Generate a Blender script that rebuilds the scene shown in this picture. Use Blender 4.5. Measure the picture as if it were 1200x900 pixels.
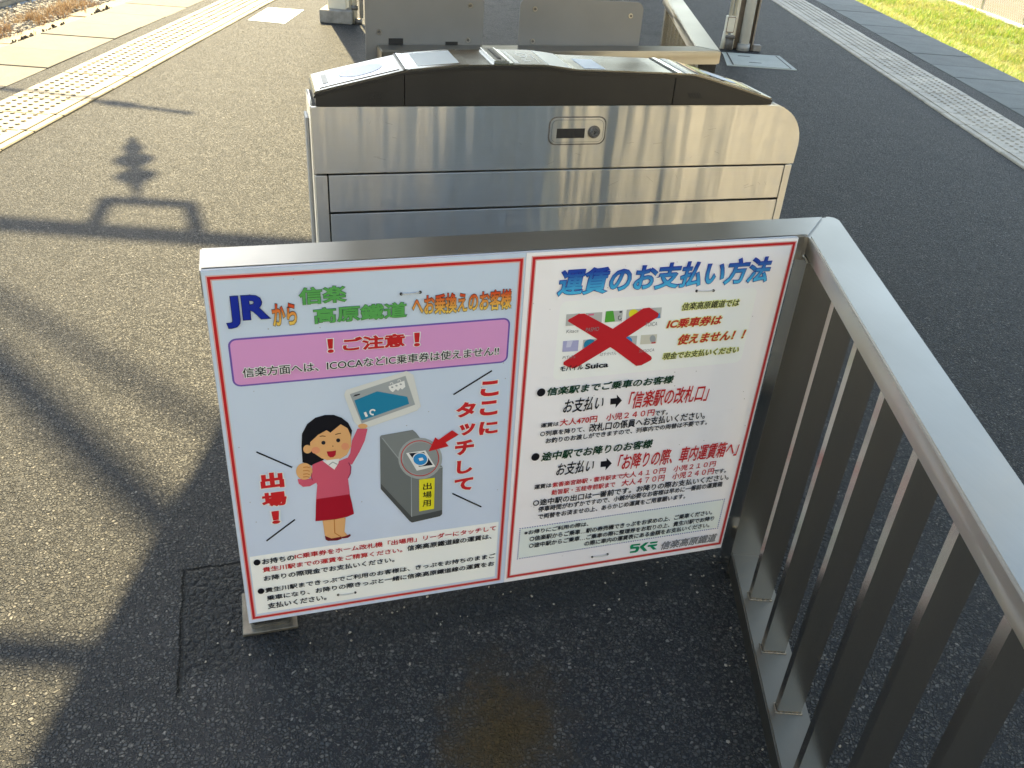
import bpy, bmesh, math, random
from mathutils import Vector, Matrix, noise
random.seed(7)
for o in list(bpy.data.objects): bpy.data.objects.remove(o)
SC = bpy.context.scene
COL = SC.collection

# ------------------------------------------------------------------ camera
cam = bpy.data.objects.new('camera', bpy.data.cameras.new('camera'))
COL.objects.link(cam)
cam.data.sensor_fit = 'HORIZONTAL'; cam.data.sensor_width = 36.0
cam.data.lens = 36.0 * 1016.27 / 1200.0
cam.data.clip_start = 0.02; cam.data.clip_end = 3000
cam.matrix_world = Matrix(((0.99747489, -0.0709782, -0.00243665, 0), (0.0352187, 0.52414842, -0.85089839, 0),
                           (0.0616724, 0.84866397, 0.52532465, 1.5), (0, 0, 0, 1)))
SC.camera = cam

# ------------------------------------------------------------------ daylight
SUN_AZ = math.radians(-18.5)      # measured from +Y towards +X
SUN_EL = math.radians(45)
W = bpy.data.worlds.new('World'); SC.world = W; W.use_nodes = True
nt = W.node_tree; nt.nodes.clear()
sky = nt.nodes.new('ShaderNodeTexSky'); sky.sky_type = 'NISHITA'; sky.sun_disc = False
sky.sun_elevation = SUN_EL; sky.sun_rotation = SUN_AZ % (2 * math.pi)
sky.air_density = 1.0; sky.dust_density = 1.0; sky.ozone_density = 1.0
bg = nt.nodes.new('ShaderNodeBackground'); bg.inputs[1].default_value = 0.13
wo = nt.nodes.new('ShaderNodeOutputWorld')
tint = nt.nodes.new('ShaderNodeMix'); tint.data_type = 'RGBA'; tint.blend_type = 'MULTIPLY'; tint.inputs[0].default_value = 1.0
tint.inputs[7].default_value = (1.0, 0.925, 0.775, 1)     # the phone's white balance
nt.links.new(sky.outputs[0], tint.inputs[6]); nt.links.new(tint.outputs[2], bg.inputs[0]); nt.links.new(bg.outputs[0], wo.inputs[0])
sl = bpy.data.lights.new('sun', 'SUN'); sl.energy = 3.8; sl.angle = math.radians(0.53); sl.color = (1.0, 0.82, 0.46)
so = bpy.data.objects.new('sun', sl); COL.objects.link(so)
sd = Vector((math.sin(SUN_AZ) * math.cos(SUN_EL), math.cos(SUN_AZ) * math.cos(SUN_EL), math.sin(SUN_EL)))
so.rotation_euler = sd.to_track_quat('Z', 'Y').to_euler(); so.location = sd * 40
SC.view_settings.view_transform = 'Standard'; SC.view_settings.look = 'None'
SC.view_settings.exposure = 2.4; SC.view_settings.gamma = 1.0
SC.view_settings.use_curve_mapping = False

# ------------------------------------------------------------------ materials
MAT = {}
def mat(name, col=(0.5, 0.5, 0.5), rough=0.5, metal=0.0, spec=0.5):
    m = bpy.data.materials.new(name); m.use_nodes = True; MAT[name] = m
    b = m.node_tree.nodes['Principled BSDF']
    b.inputs['Base Color'].default_value = (*col, 1); b.inputs['Roughness'].default_value = rough
    b.inputs['Metallic'].default_value = metal; b.inputs['Specular IOR Level'].default_value = spec
    return m, m.node_tree, b
def N(t, kind, **k):
    n = t.nodes.new(kind)
    for a, v in k.items():
        if a.startswith('i_'): n.inputs[a[2:].replace('_', ' ')].default_value = v
        else: setattr(n, a, v)
    return n
def coord(t, kind='Object', scale=(1, 1, 1), rot=(0, 0, 0), loc=(0, 0, 0)):
    tc = N(t, 'ShaderNodeTexCoord'); mp = N(t, 'ShaderNodeMapping')
    mp.inputs['Scale'].default_value = scale; mp.inputs['Rotation'].default_value = rot; mp.inputs['Location'].default_value = loc
    t.links.new(tc.outputs[kind], mp.inputs[0]); return mp.outputs[0]
def tnoise(t, vec, scale, detail=3, rough=0.55):
    n = N(t, 'ShaderNodeTexNoise'); n.inputs['Scale'].default_value = scale; n.inputs['Detail'].default_value = detail
    n.inputs['Roughness'].default_value = rough
    t.links.new(vec, n.inputs['Vector']); return n.outputs['Fac']
def ramp(t, fac, stops):
    r = N(t, 'ShaderNodeValToRGB'); e = r.color_ramp.elements
    while len(e) < len(stops): e.new(0.5)
    for q, (p, c) in zip(e, stops):
        q.position = p; q.color = (*c, 1) if len(c) == 3 else c
    t.links.new(fac, r.inputs[0]); return r.outputs[0]
def mixc(t, fac, a, b, mode='MIX'):
    m = N(t, 'ShaderNodeMix', data_type='RGBA', blend_type=mode)
    for s, v in ((0, fac), (6, a), (7, b)):
        if isinstance(v, (int, float)): m.inputs[s].default_value = v
        elif isinstance(v, tuple): m.inputs[s].default_value = (*v, 1)
        else: t.links.new(v, m.inputs[s])
    return m.outputs[2]
def math_(t, op, a, b=None, c=None):
    m = N(t, 'ShaderNodeMath', operation=op)
    for s, v in ((0, a), (1, b), (2, c)):
        if v is None: continue
        if isinstance(v, (int, float)): m.inputs[s].default_value = v
        else: t.links.new(v, m.inputs[s])
    return m.outputs[0]
def bump(t, b, h, strength, dist):
    n = N(t, 'ShaderNodeBump'); n.inputs['Strength'].default_value = strength; n.inputs['Distance'].default_value = dist
    t.links.new(h, n.inputs['Height']); t.links.new(n.outputs[0], b.inputs['Normal']); return n
def simple(name, col, rough=0.6, metal=0.0, var=0.12, scale=8, bmp=0.0, bscale=60):
    m, t, b = mat(name, col, rough, metal)
    v = coord(t); f = tnoise(t, v, scale, 5, 0.6)
    lo = tuple(c * (1 - var * 1.6) for c in col); hi = tuple(min(1, c * (1 + var)) for c in col)
    t.links.new(ramp(t, f, [(0.3, lo), (0.7, hi)]), b.inputs['Base Color'])
    if bmp: bump(t, b, tnoise(t, v, bscale, 4), bmp, 0.002)
    return m

def steel(name, col=(0.52, 0.5, 0.46), rough=0.3, aniso=0.85, streak=(2.0, 60, 400), rot=0.0, axis='Z', wavy=0.0):
    m, t, b = mat(name, col, rough, 1.0)
    v = coord(t, 'Object', streak); s = tnoise(t, v, 1.0, 5, 0.7)
    v2 = coord(t, 'Object'); big = tnoise(t, v2, 6, 4, 0.6)
    c = mixc(t, s, tuple(x * 0.93 for x in col), tuple(min(1, x * 1.06) for x in col))
    c = mixc(t, ramp(t, big, [(0.42, (0, 0, 0)), (0.75, (0.3, 0.3, 0.3))]), c, tuple(x * 0.8 for x in col))
    t.links.new(c, b.inputs['Base Color'])
    rr = math_(t, 'ADD', math_(t, 'MULTIPLY', s, 0.08), math_(t, 'ADD', math_(t, 'MULTIPLY', big, 0.08), rough - 0.08))
    t.links.new(rr, b.inputs['Roughness'])
    if wavy:
        sm = tnoise(t, v2, 26, 5, 0.7)
        rr = math_(t, 'ADD', rr, math_(t, 'MULTIPLY', ramp(t, sm, [(0.5, (0, 0, 0)), (0.72, (1, 1, 1))]), 0.10))
        t.links.new(rr, b.inputs['Roughness'])
    b.inputs['Anisotropic'].default_value = aniso; b.inputs['Anisotropic Rotation'].default_value = rot
    tg = N(t, 'ShaderNodeTangent', direction_type='RADIAL', axis=axis); t.links.new(tg.outputs[0], b.inputs['Tangent'])
    nb_ = bump(t, b, s, 0.012, 0.001)
    if wavy:
        wv = coord(t, 'Object', (1, 1, 0.12)); w1 = tnoise(t, wv, 4.8, 3, 0.5)
        n2 = N(t, 'ShaderNodeBump'); n2.inputs['Strength'].default_value = wavy; n2.inputs['Distance'].default_value = 0.02
        t.links.new(w1, n2.inputs['Height']); t.links.new(n2.outputs[0], nb_.inputs['Normal'])
    return m

steel('steel_cabinet', (0.66, 0.64, 0.595), 0.33, 1.0, (1.5, 60, 500), rot=0.25, wavy=0.7)
steel('steel_rail', (0.43, 0.42, 0.395), 0.32, 0.8, (3, 260, 260), rot=0.25, axis='Y')
steel('steel_rail_return', (0.47, 0.46, 0.43), 0.32, 0.8, (260, 3, 260), rot=0.0, axis='Y')  # same steel as the sign run, colour raised for its bright side reflection
steel('steel_bar', (0.58, 0.555, 0.50), 0.24, 0.2, (900, 900, 5))
mat('chrome', (0.70, 0.71, 0.72), 0.14, 1.0)
steel('steel_grimy', (0.25, 0.235, 0.20), 0.42, 0.1, (200, 8, 200))  # darker railing steel; the bottom rail's dim reflection is put into its colour
steel('deck_steel', (0.19, 0.187, 0.178), 0.22, 0.3, (4, 200, 200))
simple('cowl_grey', (0.027, 0.026, 0.025), 0.42, 0.25, 0.18, 5, 0.15, 300)
mat('black_plastic', (0.012, 0.012, 0.013), 0.35)
mat('dark_gap', (0.02, 0.018, 0.016), 0.7)
mat('reader_glass', (0.17, 0.175, 0.19), 0.05, 0.9)
mat('screen_grey', (0.62, 0.62, 0.57), 0.35)
mat('screen_frame', (0.10, 0.085, 0.06), 0.14)
mat('sticker_blue', (0.55, 0.62, 0.72), 0.25)
mat('sticker_mark', (0.55, 0.60, 0.70), 0.4)
mat('sticker_yellow', (0.75, 0.68, 0.25), 0.3)
mat('sticker_cream', (0.7, 0.68, 0.6), 0.3)
simple('sign_grey', (0.235, 0.228, 0.212), 0.42, 0.0, 0.06, 3)
mat('scratch_metal', (0.34, 0.31, 0.27), 0.5, 0.8)
mat('weld_metal', (0.30, 0.26, 0.20), 0.45, 0.9)
mat('screw_metal', (0.5, 0.47, 0.42), 0.35, 1.0)
mat('pale_wire', (0.62, 0.61, 0.58), 0.4, 0.3)
mat('board_edge', (0.45, 0.45, 0.46), 0.5)
simple('base_plate_steel', (0.16, 0.15, 0.125), 0.5, 0.7, 0.25, 30)
simple('painted_cream', (0.72, 0.67, 0.55), 0.45, 0, 0.08, 6)
simple('pipe_white', (0.80, 0.77, 0.70), 0.4, 0, 0.06, 5)
simple('pipe_grey', (0.36, 0.355, 0.34), 0.45, 0, 0.06, 5)
simple('girder_paint', (0.30, 0.25, 0.20), 0.5, 0, 0.2, 12)
simple('rust_edge', (0.22, 0.10, 0.04), 0.8, 0, 0.3, 40)
simple('dark_cast', (0.16, 0.145, 0.13), 0.6, 0.3, 0.3, 30, 0.3)
simple('concrete_block', (0.30, 0.28, 0.25), 0.85, 0, 0.2, 14, 0.4, 120)
simple('wall_white', (0.74, 0.71, 0.64), 0.8, 0, 0.05, 1)
simple('soffit', (0.13, 0.115, 0.085), 0.7, 0, 0.1, 1)
simple('wall_cream', (0.62, 0.56, 0.44), 0.8, 0, 0.08, 1)
simple('roof_tile_dark', (0.10, 0.09, 0.085), 0.6, 0, 0.1, 4)
simple('window_dark', (0.03, 0.035, 0.04), 0.1, 0, 0.02, 1)
simple('rail_steel', (0.32, 0.36, 0.40), 0.35, 0.9, 0.1, 20)
simple('galvanised', (0.55, 0.54, 0.50), 0.5, 0.5, 0.1, 20)
simple('insulator_brown', (0.12, 0.06, 0.04), 0.2, 0, 0.1, 9)
simple('white_paint_mark', (0.80, 0.78, 0.72), 0.6, 0, 0.08, 18, 0.3, 400)

def concrete(name, col, var, speck):
    m, t, b = mat(name, col, 0.8)
    v = coord(t); oi = N(t, 'ShaderNodeObjectInfo')
    f = tnoise(t, v, 5, 6, 0.65); g = tnoise(t, v, 45, 5, 0.7); fine = tnoise(t, v, 260, 3, 0.7)
    c = ramp(t, f, [(0.28, tuple(x * (1 - var) for x in col)), (0.72, tuple(x * (1 + var) for x in col))])
    c = mixc(t, ramp(t, g, [(0.58, (0, 0, 0)), (0.68, (speck, speck, speck))]), c, tuple(min(1, x * 1.7) for x in col))
    c = mixc(t, ramp(t, fine, [(0.40, (0.5, 0.5, 0.5)), (0.5, (0, 0, 0))]), c, tuple(x * 0.6 for x in col))
    k = math_(t, 'ADD', math_(t, 'MULTIPLY', oi.outputs['Random'], 0.22), 0.89)
    c = mixc(t, 1.0, c, k, 'MULTIPLY')
    t.links.new(c, b.inputs['Base Color'])
    bump(t, b, math_(t, 'ADD', g, math_(t, 'MULTIPLY', fine, 0.5)), 0.35, 0.004)
    return m
concrete('concrete_slab_light', (0.108, 0.098, 0.079), 0.18, 0.35)
concrete('concrete_slab_grey', (0.135, 0.150, 0.138), 0.20, 0.4)
concrete('cover_pale', (0.46, 0.48, 0.43), 0.12, 0.2)
concrete('concrete_tan', (0.25, 0.19, 0.12), 0.2, 0.2)

def tactile(name, col, dirty):
    m, t, b = mat(name, col, 0.62)
    v = coord(t, 'Object'); oi = N(t, 'ShaderNodeObjectInfo')
    va = N(t, 'ShaderNodeVectorMath', operation='ADD'); t.links.new(v, va.inputs[0]); t.links.new(oi.outputs['Location'], va.inputs[1])
    f = tnoise(t, va.outputs[0], 7, 5, 0.65); g = tnoise(t, va.outputs[0], 90, 4, 0.7)
    c = mixc(t, ramp(t, f, [(0.38, (0.75, 0.75, 0.75)), (0.62, (0, 0, 0))]), col, dirty)
    c = mixc(t, ramp(t, g, [(0.35, (0.4, 0.4, 0.4)), (0.55, (0, 0, 0))]), c, tuple(x * 0.6 for x in dirty))
    k = math_(t, 'ADD', math_(t, 'MULTIPLY', oi.outputs['Random'], 0.2), 0.88)
    t.links.new(mixc(t, 1.0, c, k, 'MULTIPLY'), b.inputs['Base Color'])
    bump(t, b, g, 0.25, 0.002)
tactile('tactile_cream', (0.25, 0.205, 0.125), (0.15, 0.12, 0.07))
tactile('tactile_faded', (0.52, 0.47, 0.37), (0.34, 0.305, 0.24))

def asphalt():
    m, t, b = mat('asphalt', (0.07, 0.07, 0.07), 0.72, 0.0, 0.15)
    v = coord(t, 'Object')
    # coarse patch of newer mix round the fence foot, squared to the fence (18 degrees)
    pv = coord(t, 'Object', (1, 1, 1), (0, 0, math.radians(-17.97)))
    # rotate the world point into the fence frame
    sep = N(t, 'ShaderNodeSeparateXYZ'); t.links.new(v, sep.inputs[0])
    ca, sa = math.cos(math.radians(17.97)), math.sin(math.radians(17.97))
    dx = math_(t, 'ADD', sep.outputs[0], 0.514); dy = math_(t, 'ADD', sep.outputs[1], -1.274)
    wob = math_(t, 'MULTIPLY', math_(t, 'SUBTRACT', tnoise(t, v, 30, 4), 0.5), 0.016)
    u = math_(t, 'ADD', math_(t, 'ADD', math_(t, 'MULTIPLY', dx, ca), math_(t, 'MULTIPLY', dy, sa)), wob)
    w = math_(t, 'ADD', math_(t, 'SUBTRACT', math_(t, 'MULTIPLY', dy, ca), math_(t, 'MULTIPLY', dx, sa)), wob)
    def band(x, lo, hi, s):
        a = N(t, 'ShaderNodeMapRange', interpolation_type='SMOOTHSTEP'); t.links.new(x, a.inputs[0]); a.inputs[1].default_value = lo - s; a.inputs[2].default_value = lo + s
        c = N(t, 'ShaderNodeMapRange', interpolation_type='SMOOTHSTEP'); t.links.new(x, c.inputs[0]); c.inputs[1].default_value = hi - s; c.inputs[2].default_value = hi + s
        c.inputs[3].default_value = 1; c.inputs[4].default_value = 0
        return math_(t, 'MULTIPLY', a.outputs[0], c.outputs[0])
    patch = math_(t, 'MULTIPLY', band(u, -0.145, 1.5, 0.006), math_(t, 'MULTIPLY', band(w, -0.05, 0.27, 0.03), 1.0))
    seam = math_(t, 'MAXIMUM', math_(t, 'MULTIPLY', band(u, -0.149, -0.141, 0.003), band(w, -0.10, 0.27, 0.02)),
                 math_(t, 'MULTIPLY', band(w, 0.266, 0.274, 0.003), band(u, -0.145, 0.5, 0.02)))
    cr = N(t, 'ShaderNodeVectorMath', operation='MULTIPLY_ADD')
    nz = N(t, 'ShaderNodeTexNoise'); nz.inputs['Scale'].default_value = 60; t.links.new(v, nz.inputs['Vector'])
    t.links.new(nz.outputs['Color'], cr.inputs[0]); cr.inputs[1].default_value = (0.004, 0.004, 0.004); t.links.new(v, cr.inputs[2])
    def vor(scale, feat='F1'):
        n = N(t, 'ShaderNodeTexVoronoi', feature=feat); n.inputs['Scale'].default_value = scale; t.links.new(cr.outputs[0], n.inputs['Vector']); return n
    v1 = vor(118); v2 = vor(230); v3 = vor(48)
    e1 = vor(118, 'DISTANCE_TO_EDGE').outputs['Distance']; e2 = vor(230, 'DISTANCE_TO_EDGE').outputs['Distance']; e3 = vor(48, 'DISTANCE_TO_EDGE').outputs['Distance']
    sepc = N(t, 'ShaderNodeSeparateColor'); t.links.new(v1.outputs['Color'], sepc.inputs[0])
    sep2 = N(t, 'ShaderNodeSeparateColor'); t.links.new(v2.outputs['Color'], sep2.inputs[0])
    r1 = ramp(t, e1, [(0.05, (0, 0, 0)), (0.22, (1, 1, 1))]); r2 = ramp(t, e2, [(0.05, (0, 0, 0)), (0.25, (1, 1, 1))]); r3 = ramp(t, e3, [(0.03, (0, 0, 0)), (0.3, (1, 1, 1))])
    wear = tnoise(t, v, 5.0, 5, 0.65)
    thr = ramp(t, wear, [(0.3, (0.15, 0.15, 0.15)), (0.7, (0.5, 0.5, 0.5))])
    p1 = math_(t, 'GREATER_THAN', sepc.outputs[1], thr)
    stones = math_(t, 'MULTIPLY', r1, p1)
    fine = math_(t, 'MULTIPLY', r2, math_(t, 'GREATER_THAN', sep2.outputs[1], 0.35))
    big = tnoise(t, v, 1.3, 5, 0.6); med = tnoise(t, v, 9, 4, 0.6); h3 = r3
    binder_shade = ramp(t, big, [(0.25, (0.012, 0.013, 0.014)), (0.75, (0.022, 0.022, 0.022))])  # bitumen between the stones, darkened further to paint in crevice shade
    fc = ramp(t, sep2.outputs[0], [(0.0, (0.030, 0.031, 0.032)), (0.75, (0.060, 0.059, 0.056)), (0.95, (0.10, 0.095, 0.085)), (1.0, (0.17, 0.16, 0.145))])
    c = mixc(t, fine, binder_shade, fc)
    st = ramp(t, sepc.outputs[0], [(0.0, (0.042, 0.044, 0.045)), (0.6, (0.064, 0.064, 0.061)), (0.92, (0.098, 0.094, 0.083)), (1.0, (0.17, 0.16, 0.14))])
    c = mixc(t, stones, c, st)
    c = mixc(t, ramp(t, med, [(0.35, (0.35, 0.35, 0.35)), (0.6, (0, 0, 0))]), c, (0.022, 0.023, 0.024))
    h2 = fine
    c = mixc(t, math_(t, 'MULTIPLY', patch, 0.65), c, (0.020, 0.021, 0.022))
    c = mixc(t, seam, c, (0.012, 0.012, 0.012))
    # brown spill in front of the board
    sx = math_(t, 'SUBTRACT', sep.outputs[0], 0.035); sy = math_(t, 'SUBTRACT', sep.outputs[1], 1.10)
    wb = math_(t, 'MULTIPLY', math_(t, 'SUBTRACT', tnoise(t, v, 11, 6, 0.75), 0.5), 0.26)
    d = math_(t, 'ADD', math_(t, 'SQRT', math_(t, 'ADD', math_(t, 'MULTIPLY', sx, sx), math_(t, 'MULTIPLY', math_(t, 'MULTIPLY', sy, sy), 0.45))), wb)
    stain = ramp(t, d, [(0.0, (0.95, 0.95, 0.95)), (0.06, (0.75, 0.75, 0.75)), (0.10, (0.35, 0.35, 0.35)), (0.16, (0, 0, 0))])
    c = mixc(t, stain, c, (0.052, 0.034, 0.013))
    # crazing on the worn middle of the platform further on
    ck = N(t, 'ShaderNodeTexVoronoi', feature='DISTANCE_TO_EDGE'); ck.inputs['Scale'].default_value = 2.3
    wv = N(t, 'ShaderNodeVectorMath', operation='MULTIPLY_ADD'); nw = N(t, 'ShaderNodeTexNoise'); nw.inputs['Scale'].default_value = 6; nw.inputs['Detail'].default_value = 5
    t.links.new(v, nw.inputs['Vector']); t.links.new(nw.outputs['Color'], wv.inputs[0]); wv.inputs[1].default_value = (.35, .35, 0); t.links.new(v, wv.inputs[2]); t.links.new(wv.outputs[0], ck.inputs['Vector'])
    far = math_(t, 'MULTIPLY', band(sep.outputs[1], 4.6, 30, 1.2), band(sep.outputs[0], -1.3, 1.6, .5))
    crack = math_(t, 'MULTIPLY', ramp(t, ck.outputs['Distance'], [(0.006, (1, 1, 1)), (0.022, (0, 0, 0))]), far)
    c = mixc(t, math_(t, 'MULTIPLY', crack, 0.8), c, (0.012, 0.012, 0.012))
    # old gum and drip spots
    gs = N(t, 'ShaderNodeTexVoronoi'); gs.inputs['Scale'].default_value = 1.7; t.links.new(v, gs.inputs['Vector'])
    gc = N(t, 'ShaderNodeSeparateColor'); t.links.new(gs.outputs['Color'], gc.inputs[0])
    spot = math_(t, 'MULTIPLY', ramp(t, gs.outputs['Distance'], [(0.03, (1, 1, 1)), (0.05, (0, 0, 0))]), math_(t, 'GREATER_THAN', gc.outputs[0], 0.72))
    c = mixc(t, math_(t, 'MULTIPLY', spot, 0.6), c, (0.018, 0.018, 0.018))
    c = mixc(t, 1.0, c, (1.48, 1.46, 1.46), 'MULTIPLY')
    t.links.new(c, b.inputs['Base Color'])
    hh = math_(t, 'ADD', stones, math_(t, 'ADD', math_(t, 'MULTIPLY', h2, 0.42), math_(t, 'MULTIPLY', math_(t, 'MULTIPLY', h3, patch), 1.6)))
    hh = math_(t, 'ADD', hh, math_(t, 'MULTIPLY', big, 3.0))
    hh = math_(t, 'SUBTRACT', hh, math_(t, 'MULTIPLY', seam, 3.0))
    bump(t, b, hh, 1.0, 0.0046)
    rr = ramp(t, sep2.outputs[1], [(0.0, (0.5, 0.5, 0.5)), (1.0, (0.85, 0.85, 0.85))]); t.links.new(rr, b.inputs['Roughness'])
asphalt()

def ground_mat(name, a, b_, c_, s=1.2):
    m, t, b = mat(name, a, 0.95)
    v = coord(t); f = tnoise(t, v, s, 6, 0.7); g = tnoise(t, v, 30, 5, 0.7)
    c = ramp(t, f, [(0.3, a), (0.5, b_), (0.7, c_)])
    c = mixc(t, ramp(t, g, [(0.4, (0.5, 0.5, 0.5)), (0.6, (0, 0, 0))]), c, tuple(x * 0.5 for x in a))
    t.links.new(c, b.inputs['Base Color']); bump(t, b, g, 0.6, 0.03)
ground_mat('field_soil', (0.15, 0.12, 0.08), (0.20, 0.155, 0.11), (0.11, 0.13, 0.05))
ground_mat('grass_soil', (0.10, 0.13, 0.02), (0.13, 0.16, 0.03), (0.15, 0.12, 0.05))
def leafy(name, cols, rough=0.6, trans=0.0):
    m, t, b = mat(name, cols[0], rough)
    g = N(t, 'ShaderNodeNewGeometry'); k = len(cols) - 1
    c = ramp(t, g.outputs['Random Per Island'], [(i / k, col) for i, col in enumerate(cols)])
    v = coord(t); f = tnoise(t, v, 0.9, 3); c2 = mixc(t, ramp(t, f, [(0.42, (0, 0, 0)), (0.62, (0.7, 0.7, 0.7))]), c, cols[-1])
    t.links.new(c2, b.inputs['Base Color'])
    if trans:
        tr = N(t, 'ShaderNodeBsdfTranslucent'); t.links.new(c2, tr.inputs[0]); mx = N(t, 'ShaderNodeMixShader'); mx.inputs[0].default_value = trans
        out = [n for n in t.nodes if n.type == 'OUTPUT_MATERIAL'][0]
        t.links.new(b.outputs[0], mx.inputs[1]); t.links.new(tr.outputs[0], mx.inputs[2]); t.links.new(mx.outputs[0], out.inputs[0])
leafy('grass_blade', [(0.12, 0.27, 0.02), (0.21, 0.34, 0.03), (0.34, 0.37, 0.05), (0.42, 0.36, 0.14)], 0.5, 0.5)
leafy('dry_weed', [(0.30, 0.18, 0.09), (0.24, 0.14, 0.07), (0.36, 0.26, 0.14)], 0.8, 0.2)
leafy('ballast_stone', [(0.20, 0.18, 0.15), (0.30, 0.27, 0.22), (0.13, 0.12, 0.10), (0.40, 0.36, 0.29)], 0.85)
leafy('moss_dark', [(0.035, 0.03, 0.025), (0.06, 0.05, 0.03)], 0.9)
leafy('tree_leaf', [(0.05, 0.09, 0.02), (0.08, 0.12, 0.03), (0.04, 0.07, 0.02)], 0.6, 0.3)

# flat inks of the two posters
def ink(name, col, rough=0.36): return mat('ink_' + name, col, rough, 0.0, 0.22)
for nm, c in dict(black=(0.010, 0.010, 0.014), dark=(0.018, 0.02, 0.03), white=(0.78, 0.78, 0.76), navy=(0.012, 0.028, 0.30), green=(0.10, 0.36, 0.09),
                  red=(0.50, 0.020, 0.022), redc=(0.55, 0.022, 0.025), redx=(0.52, 0.020, 0.028), pink=(0.66, 0.31, 0.58), purple=(0.16, 0.10, 0.40), paper=(0.90, 0.91, 0.88),
                  skin=(0.72, 0.40, 0.17), cheek=(0.72, 0.30, 0.16), brown=(0.12, 0.05, 0.02), mouth=(0.40, 0.015, 0.03), mouthd=(0.16, 0.012, 0.02),
                  pinkc=(0.60, 0.10, 0.16), plum=(0.28, 0.03, 0.09), skirt=(0.36, 0.010, 0.025), ochre=(0.52, 0.20, 0.05), greyc=(0.34, 0.37, 0.38),
                  teal=(0.02, 0.21, 0.36), halo=(0.66, 0.67, 0.64), gate1=(0.20, 0.22, 0.22), gate2=(0.15, 0.165, 0.165), gate3=(0.18, 0.195, 0.195), gate4=(0.075, 0.08, 0.08),
                  gateg=(0.34, 0.37, 0.37), gateh=(0.27, 0.29, 0.29), sky=(0.03, 0.25, 0.58), yellow=(0.75, 0.68, 0.03), silver=(0.48, 0.49, 0.47), lilac=(0.40, 0.40, 0.62), lilacd=(0.6, 0.6, 0.75),
                  cream=(0.62, 0.60, 0.50), leaf=(0.10, 0.38, 0.05), pinkl=(0.65, 0.15, 0.25), logo=(0.01, 0.25, 0.12), yellowh=(0.72, 0.74, 0.28), dgreen=(0.008, 0.045, 0.02),
                  halored=(0.70, 0.42, 0.40), grey=(0.22, 0.22, 0.23), dotblue=(0.06, 0.08, 0.36), palebox=(0.74, 0.79, 0.77)).items(): ink(nm, c)
def grad(name, top, bot):
    m, t, b = mat('ink_' + name, top, 0.32)
    s = N(t, 'ShaderNodeAttribute', attribute_name='height_fraction')
    t.links.new(ramp(t, s.outputs['Fac'], [(0.1, bot), (0.85, top)]), b.inputs['Base Color'])
grad('orange', (0.62, 0.07, 0.02), (0.78, 0.52, 0.10)); grad('bluegrad', (0.015, 0.06, 0.36), (0.07, 0.45, 0.74))
def sheet(name, c0, c1):
    m, t, b = mat(name, c0, 0.30)
    tc = N(t, 'ShaderNodeTexCoord'); s = N(t, 'ShaderNodeSeparateXYZ'); t.links.new(tc.outputs['Generated'], s.inputs[0])
    f = tnoise(t, tc.outputs['Object'], 7, 5, 0.6)
    c = ramp(t, s.outputs[1], [(0.0, c0), (1.0, c1)])
    c = mixc(t, ramp(t, f, [(0.55, (0, 0, 0)), (0.8, (0.10, 0.10, 0.10))]), c, (0.4, 0.38, 0.33))
    sp = N(t, 'ShaderNodeTexVoronoi'); sp.inputs['Scale'].default_value = 34; t.links.new(tc.outputs['Object'], sp.inputs['Vector'])
    c = mixc(t, ramp(t, sp.outputs['Distance'], [(0.03, (0.7, 0.7, 0.7)), (0.05, (0, 0, 0))]), c, (0.25, 0.23, 0.2))
    t.links.new(c, b.inputs['Base Color'])
    bump(t, b, tnoise(t, tc.outputs['Object'], 3.5, 2, 0.4), 0.35, 0.02)
sheet('sheet_blue', (0.62, 0.69, 0.85), (0.56, 0.66, 0.78))
sheet('sheet_pink', (0.87, 0.84, 0.88), (0.90, 0.88, 0.88))

# ------------------------------------------------------------------ helpers
def tag(o, label=None, cat=None, group=None, kind=None):
    if label: o['label'] = label
    if cat: o['category'] = cat
    if group: o['group'] = group
    if kind: o['kind'] = kind
    return o
def root(name, loc, rz, label, cat, group=None):
    o = bpy.data.objects.new(name, None); COL.objects.link(o); o.location = loc; o.rotation_euler = (0, 0, rz)
    o.empty_display_size = 0.1
    return tag(o, label, cat, group)
def sroot(name, loc):
    o = bpy.data.objects.new(name, None); COL.objects.link(o); o.location = loc; o['kind'] = 'structure'; return o
def link(name, bm_or_me, m=None, parent=None, smooth=False):
    if isinstance(bm_or_me, bmesh.types.BMesh):
        me = bpy.data.meshes.new(name); bmesh.ops.recalc_face_normals(bm_or_me, faces=bm_or_me.faces); bm_or_me.to_mesh(me); bm_or_me.free()
    else: me = bm_or_me
    for x in ([m] if isinstance(m, str) else (m or [])): me.materials.append(MAT[x])
    if smooth:
        for p in me.polygons: p.use_smooth = True
    o = bpy.data.objects.new(name, me); COL.objects.link(o); o.parent = parent
    return o
def b_box(bm, x0, x1, y0, y1, z0, z1, bev=0.0, seg=2):
    r = bmesh.ops.create_cube(bm, size=1.0); vs = r['verts']
    for v in vs: v.co = Vector((x0 + (v.co.x + .5) * (x1 - x0), y0 + (v.co.y + .5) * (y1 - y0), z0 + (v.co.z + .5) * (z1 - z0)))
    if bev: bmesh.ops.bevel(bm, geom=list({e for v in vs for e in v.link_edges}), offset=bev, segments=seg, affect='EDGES', profile=0.5)
    return bm
def box(name, d, m, parent=None, bev=0.0, seg=2):
    bm = bmesh.new(); b_box(bm, *d, bev=bev, seg=seg); return link(name, bm, m, parent)
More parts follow.
